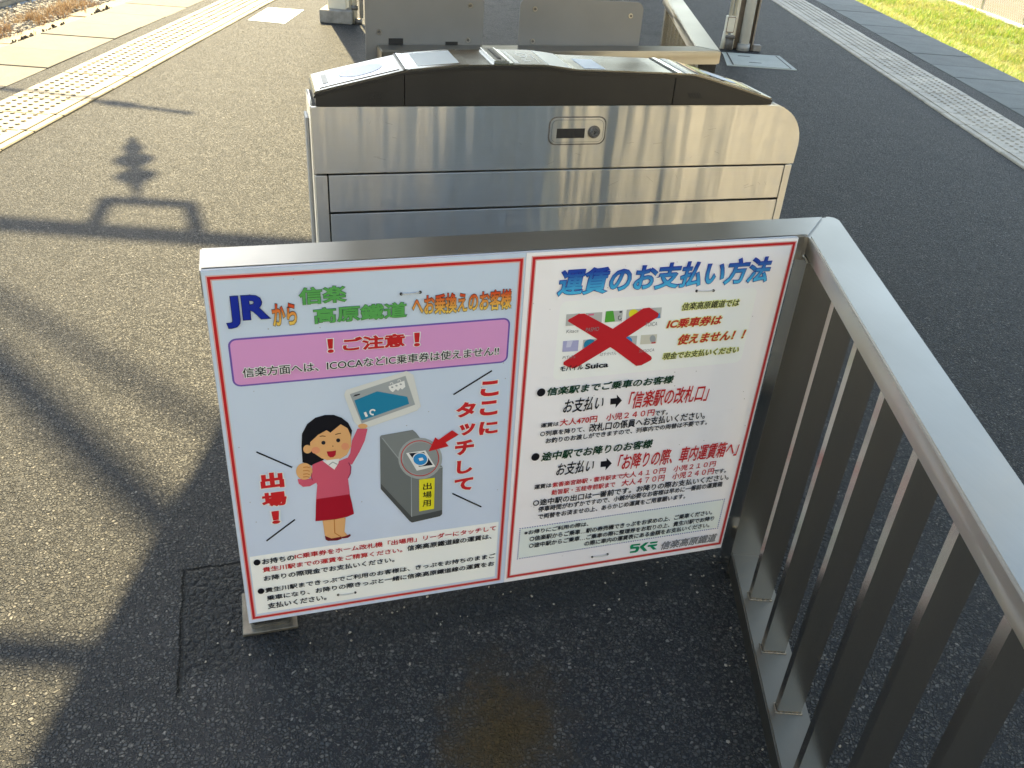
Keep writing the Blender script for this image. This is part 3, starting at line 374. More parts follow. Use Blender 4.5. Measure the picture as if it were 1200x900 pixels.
LEFT_SHAPES = [('printed_woman', 1, 'black', [(0.1369, 0.4443), (0.1398, 0.4726), (0.1505, 0.4931), (0.1657, 0.5051), (0.1835, 0.5092), (0.2, 0.5074), (0.2143, 0.4989), (0.2264, 0.4844), (0.2316, 0.4641), (0.2293, 0.4472), (0.1959, 0.4197), (0.1653, 0.3998), (0.1528, 0.3957), (0.1365, 0.4064)]), ('printed_woman', 2, 'skin', [(0.1527, 0.4447), (0.1548, 0.4628), (0.165, 0.477), (0.1845, 0.4899), (0.2118, 0.4889), (0.226, 0.4727), (0.2299, 0.4524), (0.2291, 0.4311), (0.2204, 0.4121), (0.2037, 0.4017), (0.1875, 0.402), (0.1719, 0.4111), (0.1588, 0.4251)]), ('printed_woman', 3, 'skin', [(0.1554, 0.435), (0.1551, 0.4328), (0.1544, 0.4307), (0.1533, 0.429), (0.152, 0.4276), (0.1504, 0.4266), (0.1486, 0.4261), (0.1469, 0.4261), (0.1451, 0.4266), (0.1435, 0.4276), (0.1421, 0.429), (0.1409, 0.4308), (0.1401, 0.4328), (0.1396, 0.435), (0.1396, 0.4373), (0.1399, 0.4394), (0.1407, 0.4415), (0.1417, 0.4432), (0.1431, 0.4446), (0.1446, 0.4456), (0.1464, 0.4461), (0.1481, 0.4461), (0.1499, 0.4456), (0.1515, 0.4446), (0.1529, 0.4432), (0.1541, 0.4415), (0.1549, 0.4394), (0.1554, 0.4372)]), ('printed_woman', 3, 'black', [(0.1531, 0.4512), (0.1686, 0.4661), (0.1848, 0.4748), (0.1918, 0.4682), (0.2116, 0.485), (0.2239, 0.4743), (0.2302, 0.4545), (0.2322, 0.4679), (0.2254, 0.4866), (0.2133, 0.5), (0.2, 0.5074), (0.1835, 0.5092), (0.1656, 0.5046), (0.1504, 0.4923), (0.1393, 0.4701), (0.1377, 0.4468), (0.1465, 0.4469), (0.1521, 0.4421)]), ('printed_woman', 4, 'brown', [(0.1716, 0.4616), (0.1768, 0.462), (0.182, 0.4602), (0.1824, 0.462), (0.1769, 0.4638), (0.1715, 0.4635)]), ('printed_woman', 4, 'brown', [(0.2006, 0.4619), (0.2062, 0.4632), (0.2112, 0.4636), (0.2111, 0.4654), (0.2059, 0.465), (0.2003, 0.4637)]), ('printed_woman', 4, 'dark', [(0.1814, 0.4464), (0.1813, 0.4454), (0.181, 0.4445), (0.1805, 0.4437), (0.1798, 0.4431), (0.1791, 0.4427), (0.1783, 0.4425), (0.1774, 0.4425), (0.1766, 0.4427), (0.1758, 0.4432), (0.1751, 0.4438), (0.1745, 0.4446), (0.1741, 0.4455), (0.1739, 0.4465), (0.1739, 0.4475), (0.174, 0.4485), (0.1744, 0.4494), (0.1748, 0.4501), (0.1755, 0.4508), (0.1762, 0.4512), (0.177, 0.4514), (0.1779, 0.4514), (0.1787, 0.4512), (0.1795, 0.4507), (0.1802, 0.4501), (0.1808, 0.4493), (0.1812, 0.4484), (0.1814, 0.4474)]), ('printed_woman', 4, 'dark', [(0.2092, 0.4484), (0.209, 0.4474), (0.2087, 0.4465), (0.2082, 0.4457), (0.2076, 0.4451), (0.2068, 0.4446), (0.206, 0.4444), (0.2052, 0.4444), (0.2043, 0.4446), (0.2035, 0.4451), (0.2028, 0.4457), (0.2023, 0.4465), (0.2018, 0.4474), (0.2016, 0.4484), (0.2015, 0.4494), (0.2017, 0.4504), (0.202, 0.4513), (0.2025, 0.4521), (0.2031, 0.4527), (0.2039, 0.4532), (0.2047, 0.4534), (0.2056, 0.4534), (0.2064, 0.4532), (0.2072, 0.4527), (0.2079, 0.4521), (0.2085, 0.4513), (0.2089, 0.4504), (0.2091, 0.4494)]), ('printed_woman', 4, 'brown', [(0.1958, 0.4364), (0.1955, 0.4355), (0.1947, 0.4352), (0.194, 0.4357), (0.1937, 0.4367), (0.1941, 0.4376), (0.1948, 0.4379), (0.1956, 0.4374)]), ('printed_woman', 4, 'mouth', [(0.1827, 0.4257), (0.1919, 0.4252), (0.2005, 0.4258), (0.1989, 0.4152), (0.1944, 0.4105), (0.1886, 0.4108), (0.1843, 0.416)]), ('printed_woman', 3, 'cheek', [(0.1704, 0.4302), (0.1701, 0.4284), (0.1694, 0.4268), (0.1684, 0.4254), (0.167, 0.4244), (0.1654, 0.4236), (0.1637, 0.4233), (0.1619, 0.4233), (0.1602, 0.4238), (0.1585, 0.4246), (0.157, 0.4258), (0.1559, 0.4273), (0.155, 0.4289), (0.1545, 0.4307), (0.1544, 0.4325), (0.1547, 0.4342), (0.1554, 0.4358), (0.1565, 0.4371), (0.1578, 0.4382), (0.1594, 0.4389), (0.1611, 0.4393), (0.1628, 0.4392), (0.1646, 0.4388), (0.1663, 0.438), (0.1677, 0.4368), (0.1689, 0.4354), (0.1698, 0.4337), (0.1703, 0.432)]), ('printed_woman', 3, 'cheek', [(0.2253, 0.4317), (0.225, 0.4298), (0.2244, 0.4281), (0.2235, 0.4266), (0.2223, 0.4254), (0.2208, 0.4245), (0.2193, 0.4241), (0.2176, 0.4241), (0.216, 0.4246), (0.2145, 0.4255), (0.2132, 0.4267), (0.2121, 0.4282), (0.2113, 0.4299), (0.2108, 0.4318), (0.2107, 0.4338), (0.211, 0.4356), (0.2116, 0.4373), (0.2125, 0.4388), (0.2137, 0.44), (0.2151, 0.4408), (0.2167, 0.4413), (0.2183, 0.4412), (0.2199, 0.4408), (0.2214, 0.44), (0.2228, 0.4387), (0.2239, 0.4372), (0.2247, 0.4355), (0.2252, 0.4336)]), ('printed_woman', 1, 'pinkc', [(0.2426, 0.4705), (0.2616, 0.4679), (0.2555, 0.4409), (0.2445, 0.4154), (0.2293, 0.3869), (0.2164, 0.3949), (0.227, 0.4152), (0.2313, 0.4442)]), ('printed_woman', 2, 'skin', [(0.2618, 0.474), (0.2615, 0.4727), (0.2608, 0.4716), (0.2597, 0.4706), (0.2583, 0.4699), (0.2566, 0.4695), (0.2546, 0.4693), (0.2526, 0.4694), (0.2506, 0.4698), (0.2487, 0.4705), (0.2471, 0.4714), (0.2457, 0.4725), (0.2446, 0.4738), (0.244, 0.4751), (0.2438, 0.4764), (0.2441, 0.4776), (0.2448, 0.4787), (0.2459, 0.4797), (0.2473, 0.4804), (0.2491, 0.4809), (0.251, 0.481), (0.253, 0.4809), (0.255, 0.4805), (0.2568, 0.4798), (0.2585, 0.4789), (0.2599, 0.4778), (0.261, 0.4766), (0.2616, 0.4753)]), ('printed_woman', 2, 'pinkc', [(0.1545, 0.3982), (0.1733, 0.4054), (0.1946, 0.3927), (0.2058, 0.3998), (0.2212, 0.4051), (0.2267, 0.3878), (0.2268, 0.3683), (0.2203, 0.3538), (0.2217, 0.3322), (0.2225, 0.3125), (0.1565, 0.312), (0.1608, 0.3478), (0.1592, 0.3537), (0.1466, 0.3468), (0.1337, 0.3472), (0.1261, 0.3563), (0.1248, 0.3676), (0.1499, 0.365), (0.1527, 0.3826)]), ('printed_woman', 3, 'white', [(0.1737, 0.4046), (0.206, 0.4052), (0.2033, 0.3941), (0.1951, 0.3802), (0.1838, 0.3929)]), ('printed_woman', 4, 'greyc', [(0.1854, 0.3917), (0.1928, 0.3977), (0.2011, 0.3911), (0.202, 0.3932), (0.1927, 0.4002), (0.1843, 0.3938)]), ('printed_woman', 3, 'plum', [(0.222, 0.3929), (0.2259, 0.3822), (0.2242, 0.3662), (0.2195, 0.3559), (0.2212, 0.3545), (0.2261, 0.3653), (0.2279, 0.3823), (0.2238, 0.3938)]), ('printed_woman', 3, 'plum', [(0.1509, 0.3788), (0.1499, 0.3691), (0.1514, 0.3603), (0.153, 0.3606), (0.1516, 0.369), (0.1526, 0.3784)]), ('printed_woman', 3, 'skin', [(0.1535, 0.3824), (0.1529, 0.378), (0.1515, 0.3739), (0.1494, 0.3703), (0.1468, 0.3675), (0.1437, 0.3655), (0.1404, 0.3645), (0.137, 0.3646), (0.1336, 0.3656), (0.1305, 0.3676), (0.1277, 0.3705), (0.1256, 0.3741), (0.124, 0.3782), (0.1232, 0.3826), (0.1231, 0.3872), (0.1238, 0.3916), (0.1252, 0.3956), (0.1273, 0.3991), (0.1299, 0.4019), (0.1329, 0.4038), (0.1362, 0.4048), (0.1396, 0.4048), (0.1429, 0.4038), (0.146, 0.4018), (0.1487, 0.399), (0.151, 0.3955), (0.1525, 0.3914), (0.1534, 0.387)]), ('printed_woman', 4, 'ochre', [(0.1368, 0.3935), (0.1441, 0.3935), (0.1486, 0.3907), (0.1493, 0.3926), (0.1444, 0.3956), (0.1368, 0.3957)]), ('printed_woman', 4, 'ochre', [(0.1363, 0.3854), (0.1436, 0.3854), (0.1481, 0.3825), (0.1488, 0.3845), (0.1438, 0.3875), (0.1362, 0.3876)]), ('printed_woman', 4, 'ochre', [(0.1357, 0.3772), (0.1431, 0.3772), (0.1476, 0.3743), (0.1483, 0.3763), (0.1433, 0.3793), (0.1357, 0.3794)]), ('printed_woman', 4, 'ochre', [(0.1353, 0.3704), (0.1426, 0.3703), (0.1472, 0.3675), (0.1479, 0.3694), (0.1429, 0.3725), (0.1352, 0.3726)]), ('printed_woman', 3, 'skirt', [(0.1566, 0.3129), (0.2222, 0.3148), (0.2258, 0.2909), (0.2289, 0.2627), (0.2155, 0.2576), (0.1926, 0.2551), (0.1723, 0.2558), (0.1522, 0.257)]), ('printed_woman', 2, 'skin', [(0.1658, 0.2599), (0.212, 0.2561), (0.2082, 0.2188), (0.214, 0.2084), (0.1995, 0.2035), (0.1732, 0.2054), (0.1685, 0.2171), (0.1671, 0.2417)]), ('printed_woman', 3, 'ochre', [(0.1883, 0.2558), (0.1877, 0.2191), (0.1995, 0.2063), (0.2007, 0.2084), (0.1897, 0.2197), (0.1903, 0.2556)]), ('printed_woman', 3, 'mouthd', [(0.1684, 0.2156), (0.1812, 0.206), (0.2019, 0.207), (0.2021, 0.2008), (0.1923, 0.1983), (0.1741, 0.2006), (0.1697, 0.2046)]), ('printed_woman', 3, 'mouthd', [(0.2019, 0.2061), (0.2112, 0.2074), (0.2194, 0.2111), (0.2204, 0.2057), (0.2144, 0.2015), (0.2029, 0.2019)]), ('printed_card', 1, 'halo', [(0.2241, 0.5594), (0.3369, 0.5887), (0.3497, 0.5787), (0.3642, 0.5059), (0.3565, 0.4977), (0.2624, 0.4705), (0.2432, 0.477), (0.2361, 0.4883), (0.2206, 0.5487)]), ('printed_card', 2, 'greyc', [(0.231, 0.5499), (0.3348, 0.5784), (0.3532, 0.5119), (0.2508, 0.4812)]), ('printed_card', 3, 'teal', [(0.2388, 0.5352), (0.2813, 0.5503), (0.3379, 0.5318), (0.3416, 0.5152), (0.2521, 0.4888), (0.2501, 0.4912)]), ('printed_card', 3, 'white', [(0.3027, 0.5591), (0.3326, 0.5682), (0.3343, 0.5542), (0.3282, 0.5492), (0.325, 0.5528), (0.3207, 0.547), (0.3164, 0.5513), (0.311, 0.5451), (0.3068, 0.5486), (0.3037, 0.554)]), ('printed_card', 4, 'greyc', [(0.312, 0.556), (0.3113, 0.5547), (0.3096, 0.5543), (0.308, 0.5551), (0.3073, 0.5566), (0.308, 0.5579), (0.3097, 0.5583), (0.3113, 0.5575)]), ('printed_card', 4, 'greyc', [(0.3201, 0.5586), (0.3194, 0.5573), (0.3178, 0.5569), (0.3161, 0.5576), (0.3154, 0.5591), (0.3161, 0.5605), (0.3178, 0.5609), (0.3195, 0.5601)]), ('printed_card', 4, 'greyc', [(0.3281, 0.5607), (0.3274, 0.5594), (0.3257, 0.559), (0.324, 0.5598), (0.3234, 0.5612), (0.3241, 0.5626), (0.3257, 0.563), (0.3274, 0.5622)]), ('printed_card', 3, 'white', [(0.307, 0.563), (0.3067, 0.5641), (0.3069, 0.5649), (0.3075, 0.5655), (0.3084, 0.5658), (0.3094, 0.5656), (0.3102, 0.565), (0.3106, 0.5641), (0.3106, 0.5633), (0.3102, 0.5624), (0.3111, 0.5617), (0.3117, 0.5629), (0.3116, 0.5644), (0.3109, 0.5658), (0.3097, 0.5667), (0.3083, 0.567), (0.3069, 0.5666), (0.3059, 0.5656), (0.3056, 0.5641), (0.306, 0.5628)]), ('printed_card', 3, 'white', [(0.3213, 0.5679), (0.321, 0.5689), (0.3211, 0.5697), (0.3217, 0.5704), (0.3227, 0.5706), (0.3237, 0.5704), (0.3245, 0.5698), (0.3249, 0.569), (0.325, 0.5682), (0.3245, 0.5673), (0.3254, 0.5666), (0.326, 0.5677), (0.326, 0.5693), (0.3252, 0.5707), (0.324, 0.5716), (0.3225, 0.5719), (0.3212, 0.5715), (0.3202, 0.5704), (0.3199, 0.569), (0.3203, 0.5676)]), ('printed_card', 4, 'white', [(0.2552, 0.5059), (0.2587, 0.4951), (0.2631, 0.4969), (0.2595, 0.5077)]), ('printed_card', 4, 'white', [(0.2738, 0.5012), (0.2716, 0.5012), (0.2699, 0.5022), (0.2689, 0.5039), (0.2686, 0.5057), (0.2693, 0.5074), (0.2707, 0.5085), (0.2725, 0.5087), (0.2742, 0.5079), (0.2757, 0.506), (0.2778, 0.5084), (0.2758, 0.5109), (0.2727, 0.5123), (0.2695, 0.5119), (0.2669, 0.5099), (0.2657, 0.5065), (0.2661, 0.5027), (0.2681, 0.4995), (0.2711, 0.4977), (0.274, 0.4975)]), ('printed_card', 3, 'black', [(0.2366, 0.5438), (0.2403, 0.5476), (0.2502, 0.5489), (0.2492, 0.5465), (0.2433, 0.5447)]), ('printed_ticket_gate', 1, 'gate1', [(0.2848, 0.4457), (0.2869, 0.4488), (0.3487, 0.4537), (0.3549, 0.4465), (0.4097, 0.3541), (0.3458, 0.3442)]), ('printed_ticket_gate', 1, 'gate2', [(0.2848, 0.4457), (0.3458, 0.3442), (0.3465, 0.2187), (0.3279, 0.2471), (0.2839, 0.3182)]), ('printed_ticket_gate', 1, 'gate3', [(0.3464, 0.3441), (0.4098, 0.3533), (0.4113, 0.2302), (0.4067, 0.2254), (0.3475, 0.2185)]), ('printed_ticket_gate', 2, 'gate4', [(0.2839, 0.3322), (0.3465, 0.2345), (0.4111, 0.2417), (0.4113, 0.2302), (0.4067, 0.2254), (0.3475, 0.2185), (0.3426, 0.2233), (0.2852, 0.316)]), ('printed_ticket_gate', 2, 'greyc', [(0.2888, 0.4422), (0.3452, 0.3452), (0.3455, 0.2355), (0.3468, 0.2353), (0.3464, 0.3455), (0.2897, 0.4429)]), ('printed_ticket_gate', 2, 'gateg', [(0.4083, 0.376), (0.4074, 0.3646), (0.4043, 0.354), (0.3991, 0.3449), (0.392, 0.3376), (0.3835, 0.3327), (0.374, 0.3303), (0.364, 0.3305), (0.354, 0.3334), (0.3446, 0.3388), (0.3362, 0.3464), (0.3292, 0.3557), (0.324, 0.3663), (0.3209, 0.3776), (0.3198, 0.3891), (0.321, 0.4002), (0.3243, 0.4104), (0.3295, 0.4191), (0.3363, 0.426), (0.3445, 0.4308), (0.3537, 0.4332), (0.3633, 0.4331), (0.3731, 0.4305), (0.3824, 0.4255), (0.3908, 0.4184), (0.3979, 0.4094), (0.4034, 0.399), (0.407, 0.3877)]), ('printed_ticket_gate', 3, 'gateh', [(0.4003, 0.3772), (0.3995, 0.3682), (0.397, 0.36), (0.3929, 0.3528), (0.3872, 0.3471), (0.3805, 0.3432), (0.3729, 0.3414), (0.3649, 0.3416), (0.3569, 0.3439), (0.3494, 0.3481), (0.3426, 0.354), (0.3371, 0.3614), (0.3329, 0.3697), (0.3303, 0.3786), (0.3295, 0.3877), (0.3304, 0.3965), (0.333, 0.4045), (0.3372, 0.4114), (0.3427, 0.4168), (0.3492, 0.4206), (0.3566, 0.4225), (0.3644, 0.4224), (0.3722, 0.4203), (0.3796, 0.4163), (0.3864, 0.4106), (0.3921, 0.4035), (0.3964, 0.3953), (0.3992, 0.3864)]), ('printed_ticket_gate', 4, 'white', [(0.3354, 0.4003), (0.3739, 0.4012), (0.3945, 0.3584), (0.3569, 0.3531)]), ('printed_ticket_gate', 5, 'dark', [(0.341, 0.3991), (0.3711, 0.3978), (0.3893, 0.3631), (0.3616, 0.3626)]), ('printed_ticket_gate', 6, 'white', [(0.3795, 0.3791), (0.3792, 0.3754), (0.378, 0.372), (0.3762, 0.3691), (0.3737, 0.3668), (0.3707, 0.3653), (0.3673, 0.3645), (0.3638, 0.3647), (0.3603, 0.3656), (0.3569, 0.3674), (0.3539, 0.3698), (0.3514, 0.3729), (0.3495, 0.3763), (0.3483, 0.38), (0.3479, 0.3838), (0.3483, 0.3874), (0.3495, 0.3908), (0.3513, 0.3936), (0.3538, 0.3959), (0.3568, 0.3974), (0.3601, 0.3982), (0.3636, 0.3981), (0.3671, 0.3972), (0.3704, 0.3954), (0.3734, 0.393), (0.376, 0.39), (0.3779, 0.3866), (0.3791, 0.3829)]), ('printed_ticket_gate', 7, 'sky', [(0.3776, 0.3794), (0.3773, 0.3762), (0.3763, 0.3733), (0.3747, 0.3708), (0.3725, 0.3689), (0.3698, 0.3675), (0.3669, 0.3669), (0.3638, 0.367), (0.3607, 0.3678), (0.3577, 0.3694), (0.3551, 0.3715), (0.3529, 0.3741), (0.3512, 0.3771), (0.3502, 0.3803), (0.3498, 0.3835), (0.3502, 0.3867), (0.3512, 0.3895), (0.3528, 0.392), (0.355, 0.3939), (0.3576, 0.3952), (0.3605, 0.3959), (0.3636, 0.3958), (0.3667, 0.395), (0.3696, 0.3935), (0.3723, 0.3914), (0.3745, 0.3888), (0.3762, 0.3858), (0.3772, 0.3826)]), ('printed_ticket_gate', 8, 'white', [(0.3599, 0.3847), (0.3681, 0.3851), (0.3707, 0.3785), (0.3624, 0.3774)]), ('printed_ticket_gate', 5, 'redc', [(0.4004, 0.378), (0.4001, 0.3711), (0.3987, 0.3646), (0.3965, 0.3586), (0.3933, 0.3532), (0.3894, 0.3485), (0.3847, 0.3448), (0.3795, 0.3421), (0.3738, 0.3405), (0.3679, 0.34), (0.3618, 0.3407), (0.3558, 0.3425), (0.35, 0.3453), (0.3446, 0.3492), (0.3396, 0.3539), (0.3353, 0.3594), (0.3318, 0.3654), (0.3291, 0.3719), (0.3272, 0.3787), (0.3263, 0.3855), (0.3264, 0.3923), (0.3273, 0.3988), (0.3292, 0.4049), (0.3319, 0.4105), (0.3355, 0.4153), (0.3397, 0.4193), (0.3445, 0.4224), (0.3498, 0.4245), (0.3555, 0.4256), (0.3613, 0.4256), (0.3672, 0.4245), (0.373, 0.4224), (0.3786, 0.4192), (0.3838, 0.4151), (0.3885, 0.4102), (0.3925, 0.4046), (0.3958, 0.3984), (0.3983, 0.3917), (0.3998, 0.3849), (0.4004, 0.3779), (0.402, 0.3778), (0.4014, 0.385), (0.3998, 0.3922), (0.3972, 0.3991), (0.3937, 0.4056), (0.3895, 0.4115), (0.3846, 0.4166), (0.3792, 0.4208), (0.3734, 0.4241), (0.3674, 0.4264), (0.3612, 0.4275), (0.3552, 0.4275), (0.3493, 0.4264), (0.3438, 0.4242), (0.3388, 0.421), (0.3344, 0.4168), (0.3307, 0.4117), (0.3278, 0.4059), (0.3258, 0.3995), (0.3248, 0.3927), (0.3248, 0.3856), (0.3257, 0.3784), (0.3276, 0.3714), (0.3305, 0.3646), (0.3342, 0.3582), (0.3387, 0.3525), (0.3438, 0.3476), (0.3495, 0.3436), (0.3555, 0.3406), (0.3617, 0.3387), (0.3681, 0.338), (0.3742, 0.3385), (0.3801, 0.3402), (0.3856, 0.343), (0.3905, 0.3469), (0.3946, 0.3517), (0.3979, 0.3574), (0.4003, 0.3637), (0.4017, 0.3706), (0.402, 0.3776)]), ('printed_ticket_gate', 6, 'redc', [(0.3803, 0.398), (0.3933, 0.4308), (0.3998, 0.4235), (0.4271, 0.4432), (0.4408, 0.4307), (0.4145, 0.4153), (0.4211, 0.4052)]), ('printed_ticket_gate', 4, 'yellow', [(0.3618, 0.3297), (0.394, 0.3298), (0.3936, 0.2482), (0.3623, 0.2465)]), ('printed_dash#1', 1, 'black', [(0.4284, 0.5244), (0.503, 0.5704), (0.5013, 0.5733), (0.4268, 0.5273)]), ('printed_dash#2', 1, 'black', [(0.4312, 0.2805), (0.4955, 0.2335), (0.4967, 0.2368), (0.4324, 0.2837)]), ('printed_dash#3', 1, 'black', [(0.0542, 0.4408), (0.116, 0.3956), (0.1172, 0.3985), (0.0555, 0.4436)]), ('printed_dash#4', 1, 'black', [(0.0552, 0.2211), (0.1137, 0.2664), (0.1123, 0.2696), (0.0539, 0.2243)])]
RIGHT_SHAPES = [('printed_travel_card#1', 2, 'silver', [(0.6425, 0.6816), (0.6697, 0.6816), (0.6705, 0.6563), (0.6431, 0.6565)]), ('printed_travel_card#2', 2, 'silver', [(0.6814, 0.6812), (0.7156, 0.6806), (0.7168, 0.6551), (0.6823, 0.6558)]), ('printed_travel_card#3', 2, 'silver', [(0.7221, 0.6814), (0.7581, 0.6807), (0.7594, 0.657), (0.7231, 0.6579)]), ('printed_travel_card#4', 2, 'silver', [(0.766, 0.6817), (0.797, 0.6815), (0.7986, 0.6579), (0.7673, 0.6583)]), ('printed_travel_card#5', 2, 'silver', [(0.801, 0.6817), (0.8402, 0.6808), (0.8421, 0.6571), (0.8026, 0.6581)]), ('printed_travel_card#6', 2, 'lilac', [(0.6415, 0.6238), (0.6737, 0.623), (0.6743, 0.5988), (0.6419, 0.5997)]), ('printed_travel_card#7', 2, 'silver', [(0.683, 0.6227), (0.7138, 0.6222), (0.7143, 0.6015), (0.6833, 0.6022)]), ('printed_travel_card#8', 2, 'silver', [(0.7218, 0.6228), (0.7557, 0.622), (0.7564, 0.6018), (0.7222, 0.6028)]), ('printed_travel_card#9', 2, 'silver', [(0.7666, 0.6222), (0.7969, 0.6217), (0.7979, 0.6008), (0.7674, 0.6013)]), ('printed_travel_card#10', 2, 'cream', [(0.8051, 0.6221), (0.84, 0.6212), (0.8413, 0.6002), (0.8062, 0.6011)]), ('printed_travel_card#3', 3, 'leaf', [(0.7234, 0.6819), (0.7379, 0.6818), (0.7445, 0.658), (0.7231, 0.6576)]), ('printed_travel_card#4', 3, 'yellow', [(0.7934, 0.6701), (0.7932, 0.6661), (0.7914, 0.6628), (0.7881, 0.6607), (0.7841, 0.6603), (0.7797, 0.6614), (0.7758, 0.6641), (0.7729, 0.6677), (0.7715, 0.6719), (0.7717, 0.6759), (0.7735, 0.6792), (0.7767, 0.6812), (0.7808, 0.6817), (0.7851, 0.6805), (0.789, 0.6779), (0.7919, 0.6743)]), ('printed_travel_card#5', 3, 'sky', [(0.8229, 0.6564), (0.8373, 0.6693), (0.8406, 0.6578)]), ('printed_travel_card#7', 3, 'teal', [(0.7135, 0.6079), (0.7131, 0.6027), (0.7106, 0.5984), (0.7063, 0.5958), (0.701, 0.5953), (0.6955, 0.5969), (0.6905, 0.6004), (0.687, 0.6052), (0.6853, 0.6106), (0.6857, 0.6158), (0.6882, 0.62), (0.6924, 0.6225), (0.6977, 0.6231), (0.7032, 0.6215), (0.7081, 0.6181), (0.7117, 0.6133)]), ('printed_travel_card#9', 3, 'sky', [(0.7878, 0.611), (0.7876, 0.6072), (0.7859, 0.6042), (0.7829, 0.6023), (0.7792, 0.602), (0.7752, 0.6031), (0.7716, 0.6056), (0.769, 0.609), (0.7677, 0.6129), (0.7679, 0.6166), (0.7696, 0.6196), (0.7725, 0.6214), (0.7762, 0.6218), (0.7802, 0.6207), (0.7837, 0.6183), (0.7864, 0.6149)]), ('printed_travel_card#6', 3, 'lilacd', [(0.6499, 0.6238), (0.6617, 0.6239), (0.6581, 0.6089), (0.6488, 0.6092)]), ('printed_travel_card#10', 3, 'redc', [(0.8303, 0.6041), (0.8395, 0.6044), (0.8392, 0.6009), (0.8309, 0.6006)]), ('printed_travel_card#10', 3, 'greyc', [(0.8387, 0.6106), (0.8385, 0.6063), (0.8366, 0.6032), (0.8334, 0.6024), (0.8297, 0.6039), (0.8267, 0.6074), (0.8251, 0.6119), (0.8252, 0.6162), (0.8272, 0.6192), (0.8304, 0.6201), (0.834, 0.6186), (0.837, 0.6151)]), ('printed_travel_card#3', 3, 'black', [(0.7562, 0.665), (0.7561, 0.6627), (0.7551, 0.6614), (0.7538, 0.6613), (0.7524, 0.6623), (0.7513, 0.6643), (0.7511, 0.6666), (0.7517, 0.6683), (0.753, 0.6688), (0.7546, 0.6681), (0.7548, 0.6694), (0.7527, 0.6702), (0.7506, 0.6693), (0.7497, 0.6671), (0.75, 0.6642), (0.7514, 0.6616), (0.7537, 0.66), (0.756, 0.6601), (0.7574, 0.662), (0.7576, 0.6646)]), ('printed_travel_card#3', 3, 'dark', [(0.751, 0.6796), (0.7563, 0.68), (0.7564, 0.6759), (0.7515, 0.6763)]), ('printed_travel_card#2', 3, 'pinkl', [(0.6869, 0.6788), (0.6987, 0.6789), (0.6987, 0.6751), (0.6874, 0.675)]), ('printed_red_cross', 5, 'redx', [(0.6461, 0.6672), (0.648, 0.6711), (0.6671, 0.681), (0.6789, 0.6808), (0.7436, 0.6413), (0.7724, 0.6202), (0.8343, 0.5713), (0.8371, 0.5665), (0.8358, 0.5621), (0.8162, 0.5521), (0.8049, 0.5518), (0.7499, 0.5958)]), ('printed_red_cross', 6, 'redx', [(0.6469, 0.5712), (0.6468, 0.577), (0.7996, 0.6821), (0.813, 0.6832), (0.8339, 0.6696), (0.8358, 0.6652), (0.8346, 0.6605), (0.7712, 0.6189), (0.6728, 0.5603), (0.6618, 0.5623)]), ('printed_arrow#1', 1, 'black', [(0.7591, 0.4778), (0.7733, 0.4776), (0.7719, 0.4859), (0.7853, 0.4702), (0.773, 0.4533), (0.7728, 0.4629), (0.7603, 0.4628)]), ('printed_arrow#2', 1, 'black', [(0.7575, 0.3169), (0.771, 0.3166), (0.7699, 0.3247), (0.7841, 0.3081), (0.7714, 0.2912), (0.771, 0.301), (0.7586, 0.3015)]), ('printed_logo', 2, 'logo', [(0.8664, 0.0585), (0.889, 0.0577), (0.8889, 0.0527), (0.8706, 0.0534), (0.874, 0.0502), (0.8859, 0.0493), (0.889, 0.0444), (0.8868, 0.0339), (0.8814, 0.0307), (0.8657, 0.0316), (0.8658, 0.037), (0.8784, 0.0367), (0.8807, 0.0413), (0.8786, 0.0435), (0.8656, 0.0443), (0.8634, 0.053)]), ('printed_logo', 2, 'logo', [(0.9021, 0.058), (0.9105, 0.0575), (0.8998, 0.0451), (0.9109, 0.031), (0.9021, 0.0305), (0.8886, 0.047)]), ('printed_logo', 2, 'logo', [(0.9135, 0.0569), (0.9343, 0.0564), (0.9328, 0.0513), (0.9155, 0.0518)]), ('printed_logo', 2, 'logo', [(0.9101, 0.0485), (0.9349, 0.0473), (0.9329, 0.0419), (0.9249, 0.0417), (0.9354, 0.0305), (0.9258, 0.0309), (0.9164, 0.0426), (0.9099, 0.0428)])]
BOX = {'borderL': (0.0114, 0.0146, 0.546, 0.7989), 'borderR': (0.5692, 0.0164, 1.1056, 0.8005), 'pink': (0.0307, 0.5892, 0.5301, 0.6818), 'whiteL': (0.0186, 0.0251, 0.5368, 0.1865), 'whiteR': (0.6286, 0.5354, 1.0467, 0.7088), 'dotR': (0.5874, 0.0682, 1.0892, 0.1574), 'seam': ((0.5541, 0.8088), (0.5595, 0.0086))}
TIES = [((0.3276, 0.748), (0.3614, 0.7491)), ((0.9097, 0.7115), (0.9465, 0.7097)), ((0.188, 0.0451), (0.224, 0.044)), ((0.7703, 0.0389), (0.8082, 0.0403))]

# ================================================================== SETTING
EDGE_L, EDGE_R = -3.95, 4.38
bm = bmesh.new(); b_box(bm, -3.345, 3.748, -30, 60, -0.9, 0.0)
tag(link('platform_asphalt', bm, 'asphalt'), kind='structure')
for nm, x0, x1 in (('platform_wall', -3.90, -3.345), ('platform_wall', 3.748, 4.33)):
    tag(box(nm, (x0, x1, -30, 60, -0.95, -0.14), 'concrete_block'), kind='structure')
bm = bmesh.new(); b_box(bm, -400, 400, -400, 400, -1.6, -0.955)
tag(link('ground', bm, 'field_soil'), kind='structure')
